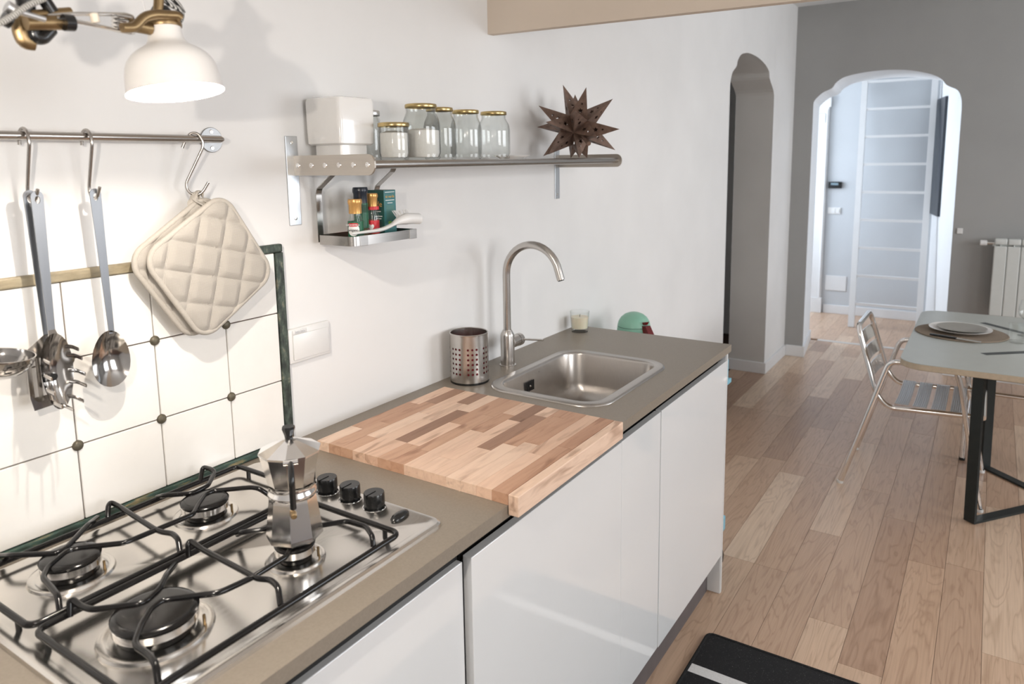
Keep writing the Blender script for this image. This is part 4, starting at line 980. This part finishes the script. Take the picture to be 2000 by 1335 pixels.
obj('lid', lt([(jr*.965,JH-.0565),(jr*.955,JH-.052),(jr*.90,JH-.038),(jr*.76,JH-.022),(jr*.54,JH-.0095),(jr*.28,JH-.0025),(0,JH)], jc, 36), 'teal', jug, True)
obj('seam', lt([(jr*.945,JH-.0585),(jr*.972,JH-.0575),(jr*.945,JH-.0560)], jc, 36), 'enamel_black', jug, True)
hv = Vector((.10,-1,0)).normalized(); hr_ = Vector((-.42,-.91,0)).normalized()
def hb(a, z): return jc+hr_*a+Vector((0,0,z))
bm = nb(); sd = hr_.cross(Vector((0,0,1)))*.011
prism(bm, [(.030,JH-.048),(.052,JH-.046),(.095,JH-.105),(.100,JH-.21),(.078,JH-.215),(.074,JH-.115),(.050,JH-.105)], lambda u,v,d: hb(u+.030,v+.002)+sd*d*1.2, -1, 1); obj('handle', bm, 'dark_red', jug)
bm = nb(); prism(bm, [(.050,JH-.042),(.072,JH-.042),(.080,JH-.028),(.056,JH-.034)], lambda u,v,d: hb(u,v)+sd*d*.8, -1, 1); obj('lid_catch', bm, 'dark_red', jug)
bm = nb(); prism(bm, [(-.062,JH-.060),(-.074,JH-.048),(-.062,JH-.047)], lambda u,v,d: hb(u,v)+sd*d*.4, -1, 1); obj('spout_tip', bm, 'plastic_black', jug)

# ================================================================== DINING TABLE
TT = .74
tab = thing('dining_table', 'pale grey square dining table with rounded corners and a dark crossed steel frame', 'table', (4.06,-1.70,0))
t0, t1, u0, u1 = 3.425, 4.695, -2.34, -1.062
def tl(d, z): return [Vector((x,y,z)) for x, y in rrect(t0+d,t1-d,u0+d,u1-d,.10,8)]
obj('table_top', loops(nb(), [tl(.001,TT-.0022), tl(.001,TT-.0005), tl(.0016,TT)], True, True), 'table_top', tab)
obj('top_core', loops(nb(), [tl(.003,TT-.028), tl(0,TT-.025), tl(0,TT-.0022)], True, True), 'ply_edge', tab)
tc = Vector((4.06,-1.70,0)); ft = [Vector((3.632,-1.365,0)), Vector((4.34,-1.415,0)), Vector((4.49,-2.035,0)), Vector((3.78,-1.985,0))]
tp = [Vector((3.66,-1.345,0)), Vector((4.455,-1.35,0)), Vector((4.46,-2.055,0)), Vector((3.665,-2.05,0))]
for i in range(4):
    d_ = (ft[(i+2) % 4]-ft[i]).normalized(); nrm = Vector((-d_.y,d_.x,0)); a_ = ft[i]; b_ = ft[i]*.12+tp[i]*.88 if False else Vector((a_.x+.02,a_.y+.008,0))
    obj('leg', tb([a_+Vector((0,0,.004)), b_+Vector((0,0,TT-.028))], .01, 4, flat=(.006,.026), upref=(d_.x,d_.y,0)), 'frame_dark', tab)
    obj('bottom_bar', tb([a_+Vector((0,0,.0055)), (ft[i]+ft[(i+2) % 4])/2+Vector((0,0,.0055))], .01, 4, flat=(.005,.022), upref=(0,0,1)), 'frame_dark', tab)
    cc = (ft[i]+ft[(i+2) % 4])/2
    obj('top_bar', tb([b_+Vector((0,0,TT-.034)), cc+Vector((0,0,TT-.034))], .01, 4, flat=(.005,.022), upref=(0,0,1)), 'frame_dark', tab)
    bm = nb(); dv = (Vector((4.06,-1.75,0))-[Vector((3.742,-1.365,0)), Vector((4.46,-1.352,0)), Vector((4.40,-2.12,0)), Vector((3.70,-2.1,0))][i]); s0 = [Vector((3.742,-1.365,0)), Vector((4.46,-1.352,0)), Vector((4.40,-2.12,0)), Vector((3.70,-2.1,0))][i]
    dn = dv.normalized(); sdv = Vector((-dn.y,dn.x,0))*.019
    V = [bm.verts.new(p+Vector((0,0,TT+.0004))) for p in (s0-sdv, s0+sdv, s0+dn*.30+sdv, s0+dn*.30-sdv)]; bm.faces.new(V); obj('inlay_strip', bm, 'inlay_dark', tab)
pm = Vector((4.137,-1.267,TT+.0006)); obj('placemat', lt([(0,0),(.197,0),(.200,.002),(.197,.005),(0,.005)], pm, 48), 'woven_mat', None, True, loc=pm, label='round woven brown placemat on the dining table', cat='placemat')
pc = Vector((4.155,-1.262,TT+.0058)); obj('dinner_plate', lt([(0,0),(.085,0),(.095,.006),(.135,.017),(.136,.019),(.132,.0185),(.095,.009),(0,.006)], pc, 48), 'ceramic', None, True, loc=pc, label='larger pale plate lying on the woven placemat', cat='plate')
pd = Vector((4.158,-1.268,TT+.0125)); obj('side_plate', lt([(0,0),(.060,0),(.074,.005),(.107,.0135),(.108,.0155),(.104,.015),(.074,.008),(0,.004)], pd, 48), 'stoneware', None, True, loc=pd, label='smaller grey plate stacked on the pale plate', cat='plate')
kn = thing('table_knife', 'table knife with a black handle on the placemat edge', 'knife', (4.0,-1.22,TT+.006))
ka, kb = onz((1817,652), TT+.012), onz((1868,660), TT+.012); kd = (kb-ka)
obj('handle', tb([ka, kb], .006, 8, flat=(.005,.009)), 'plastic_black', kn, True); obj('blade', tb([kb, kb+kd*.9], .006, 4, flat=(.0010,.0085)), 'alu_polished', kn)
gc = Vector((4.045,-1.492,TT+.0006)); obj('water_glass', lt([(0,0),(.028,0),(.031,.003),(.038,.090),(.036,.090),(.029,.012),(0,.010)], gc, 10), 'clear_glass', None, False, loc=gc, label='faceted glass tumbler on the dining table', cat='glass')
wc = Vector((4.225,-1.530,TT+.0006)); wg = thing('wine_glass', 'stemmed wine glass behind the tumbler on the dining table', 'glass', wc)
obj('stem', lt([(0,0),(.033,0),(.034,.002),(.006,.006),(.0042,.02),(.0042,.07),(.007,.078),(0,.078)], wc, 28), 'clear_glass', wg, True)
obj('bowl', lt([(0,.078),(.012,.080),(.030,.095),(.037,.115),(.036,.140),(.0285,.172),(.0275,.172),(.0348,.140),(.0357,.115),(.029,.097),(.011,.083),(0,.082)], wc, 32), 'clear_glass', wg, True)

# ================================================================== ALUMINIUM CHAIRS (built facing -y around the origin)
def chair(lab, loc, rz):
    t = thing('aluminium_chair', lab, 'chair', (0,0,0))
    W = .250; oy = 1.105
    Y = lambda y: y+oy
    for s_ in (-1,1):
        x = s_*W
        obj('arm_leg_tube', tb(smoothpath([(x,Y(-.812),.004),(x,Y(-.975),.575),(x,Y(-.998),.648),(x,Y(-1.265),.655),(x,Y(-1.290),.575),(x,Y(-1.400),.004)], .055, 6), .0122, 12), 'alu_polished', t, True)
        for y in (-.812,-1.400): obj('foot_cap', cyl((x,Y(y),0),(x,Y(y),.012),.0145,12), 'plastic_white', t, True)
    xb = .205
    pts = [(-xb-.02,Y(-1.385),.435),(-xb-.02,Y(-1.00),.415),(-xb-.018,Y(-.945),.475),(-xb,Y(-.848),.795),(xb,Y(-.848),.795),(xb+.018,Y(-.945),.475),(xb+.02,Y(-1.00),.415),(xb+.02,Y(-1.385),.435)]
    obj('seat_back_tube', tb(smoothpath(pts, .06, 6), .0122, 12), 'alu_polished', t, True)
    obj('front_tube', tb([(-xb-.02,Y(-1.385),.433),(xb+.02,Y(-1.385),.433)], .0115, 12), 'alu_polished', t, True)
    obj('cross_tube', tb([(-W,Y(-1.33),.375),(W,Y(-1.33),.375)], .009, 10), 'alu_polished', t, True)
    for k in range(5):
        y = Y(-1.055-.076*k); bm = nb(); L = []
        for i in range(9):
            u = -xb-.012+(2*xb+.024)*i/8; dz = -.014*(1-(2*i/8-1)**2); L.append([Vector((u,y-.029,.436+dz)), Vector((u,y+.029,.436+dz)), Vector((u,y+.029,.439+dz)), Vector((u,y-.029,.439+dz))])
        loops(bm, L, True, True); obj('seat_slat', bm, 'alu_matt', t)
        bm = nb()
        for j in range(7):
            rib = [Vector((-xb-.012+(2*xb+.024)*i/8, y-.025+j*.0083, .4405-.014*(1-(2*i/8-1)**2))) for i in range(9)]; tube(bm, rib, .0016, 4)
        obj('slat_ribs', bm, 'alu_matt', t)
    for zc in (.540,.620,.700):
        bm = nb(); L = []
        for i in range(9):
            u = -xb-.006+(2*xb+.012)*i/8; dy = .022*(1-(2*i/8-1)**2); row = []
            for dz_, o_ in ((-.031,0),(.031,0),(.031,.003),(-.031,.003)):
                z = zc+dz_; yb = Y(-.945+(z-.475)*.303)+dy; row.append(Vector((u,yb+o_,z)))
            L.append(row)
        loops(bm, L, True, True); obj('back_slat', bm, 'alu_polished', t)
    t.location = loc; t.rotation_euler = (0,0,rz); return t
ch1 = chair('aluminium slatted armchair drawn up to the dining table', (4.02,-1.105,0), 0)
def stool(loc, rz):
    t = thing('slatted_stool', 'low aluminium slatted stool behind the dining table legs', 'stool', (0,0,0))
    for s_ in (-1,1):
        x = s_*.25
        obj('leg_tube', tb(smoothpath([(x,.29,.004),(x,.24,.40),(x,.21,.432),(x,-.22,.432),(x,-.25,.40),(x,-.30,.004)], .045, 6), .0122, 12), 'alu_polished', t, True)
        for y in (.29,-.30): obj('foot_cap', cyl((x,y,0),(x,y,.014),.015,12), 'plastic_black', t, True)
    obj('front_tube', tb([(-.25,-.255,.37),(.25,-.255,.37)], .0115, 12), 'alu_polished', t, True)
    obj('rear_tube', tb([(-.25,.245,.37),(.25,.245,.37)], .0115, 12), 'alu_polished', t, True)
    for k in range(6):
        y = -.185+.074*k; bm = nb(); L = []
        for i in range(9):
            u = -.25+.5*i/8; dz = -.014*(1-(2*i/8-1)**2); L.append([Vector((u,y-.029,.443+dz)), Vector((u,y+.029,.443+dz)), Vector((u,y+.029,.446+dz)), Vector((u,y-.029,.446+dz))])
        loops(bm, L, True, True); obj('seat_slat', bm, 'alu_matt', t)
    t.location = loc; t.rotation_euler = (0,0,rz); return t
stool((4.70,-1.56,0), -PI/2)

# ================================================================== RUG
rg = thing('rug', 'black woven rug with white cross stripes on the oak floor', 'rug', (1.6,-.95,0))
rx0, rx1, ry0, ry1 = .75, 2.265, -1.32, -.642; cuts = [rx0,1.10,1.145,1.30,1.345,2.046,2.088,rx1]
for i, (a, b) in enumerate(zip(cuts, cuts[1:])):
    stripe = i % 2 == 1
    if b == rx1: o2 = [(a,ry0),(b-.02,ry0),(b,ry0+.02),(b,ry1-.02),(b-.02,ry1),(a,ry1)]
    else: o2 = [(a,ry0),(b,ry0),(b,ry1),(a,ry1)]
    obj('stripe' if stripe else 'field', prism(nb(), o2, lambda u,v,d: Vector((u,v,d)), .0005, .0085 if not stripe else .0082), 'rug_white' if stripe else 'rug_black', rg)
obj('hem', tb(smoothpath([Vector((rx0,ry1,.006)),Vector((rx1,ry1,.006)),Vector((rx1,ry0,.006)),Vector((rx0,ry0,.006))], .025), .006, 8), 'rug_black', rg, True)

# ================================================================== RADIATOR
rd = thing('radiator', 'white aluminium sectional radiator on the grey wall', 'radiator', (6.03,-1.76,.50))
for k in range(10):
    y = -1.384-.0765*k
    s_ = obj('section', bx(5.972,6.055,y-.0745,y,.500,.985,bev=.006), 'radiator_paint', rd)
    obj('section_head', bx(5.982,6.05,y-.0745,y-.001,.994,1.036,bev=.008,seg=3), 'radiator_paint', s_, True)
    obj('vent_fin', bx(5.985,6.05,y-.042,y-.034,.980,.998), 'radiator_paint', s_)
obj('manifold', tb([(6.02,-1.375,.99),(6.02,-2.14,.99)], .012, 12), 'radiator_paint', rd, True)
obj('bracket', bx(6.055,6.11,-1.60,-1.56,.55,.60), 'radiator_paint', rd); obj('bracket', bx(6.055,6.11,-1.98,-1.94,.55,.60), 'radiator_paint', rd)
vl = obj('valve', cyl((6.02,-1.386,1.0),(6.02,-1.335,1.0),.010,14), 'chrome', rd, True)
obj('valve_head', cyl((6.02,-1.342,1.0),(6.02,-1.300,1.0),.019,20,bev=.004), 'plastic_white', vl, True)

# ================================================================== HALL
hl = thing('ladder', 'white wooden ladder leaning on the wall of the hall', 'ladder', (7.5,-.58,0))
topL, topR = onx((1690,156), 7.96), onx((1826,162), 7.96); botL, botR = onz((1662,638), 0), Vector((7.45,-.868,0))
topL.z = topR.z = 2.36; topR.y = -.835
for a_, b_ in ((botL,topL),(botR,topR)):
    obj('stile', tb([a_, b_], .02, 4, flat=(.020,.026), upref=(1,0,0)), 'skirting', hl)
for k in range(9):
    z = .22+k*.262; f_ = z/2.36
    if f_ < .99: obj('rung', tb([botL.lerp(topL, f_), botR.lerp(topR, f_)], .014, 4, flat=(.016,.012), upref=(1,0,0)), 'skirting', hl)
dr = thing('door_frame', 'white moulded door frame at the back of the hall', 'door frame', (HX,.16,0))
obj('jamb', bx(HX-.035,HX,.075,.235,.16,2.10,bev=.004), 'skirting', dr); obj('jamb_base', bx(HX-.045,HX,.065,.245,0,.16,bev=.004), 'skirting', dr)
obj('bead', bx(HX-.045,HX-.03,.085,.100,.16,2.08,bev=.003), 'skirting', dr); obj('head', bx(HX-.04,HX,.06,1.05,2.10,2.20,bev=.004), 'skirting', dr)
obj('corner_block', bx(HX-.046,HX-.03,.105,.205,1.94,2.04,bev=.006), 'skirting', dr)
ic = thing('intercom', 'small black wall intercom above the light switch in the hall', 'intercom', (HX,0,1.29))
obj('case', bx(HX-.03,HX,-.072,.058,1.290,1.356,bev=.004), 'plastic_black', ic); obj('screen', bx(HX-.0315,HX-.029,-.040,.030,1.322,1.346), 'screen_grey', ic)
sw = thing('light_switch', 'white double light switch under the intercom', 'switch', (HX,-.01,1.03))
obj('plate', bx(HX-.010,HX,-.072,.050,1.030,1.096,bev=.003), 'plastic_white', sw)
for y in (-.045,-.005): obj('rocker', bx(HX-.014,HX-.009,y-.015,y+.017,1.042,1.084,bev=.002), 'skirting', sw)
obj('junction_cover', bx(HX-.008,HX,-.158,.042,.240,.395,bev=.003), 'skirting', label='blank white junction box cover low on the hall wall', cat='cover plate')
pdv = (OB-OA).normalized(); pn = Vector((pdv.y,-pdv.x,0))
if pn.y < 0: pn = -pn
pic = thing('poster', 'tall dark picture hanging on the slanted hall wall', 'picture', OA+pdv*.25+Vector((0,0,1.07)))
obj('panel', prism(nb(), [(.02,1.06),(.50,1.06),(.50,2.12),(.02,2.12)], lambda u,v,d: OA+pdv*u+Vector((0,0,v))+pn*d, .002, .022), 'poster_dark', pic)
obj('vent_plug', bx(XF-.012,XF,-1.19,-1.155,1.05,1.09,bev=.003), 'plastic_white', label='small white wall button beside the arched doorway', cat='button')
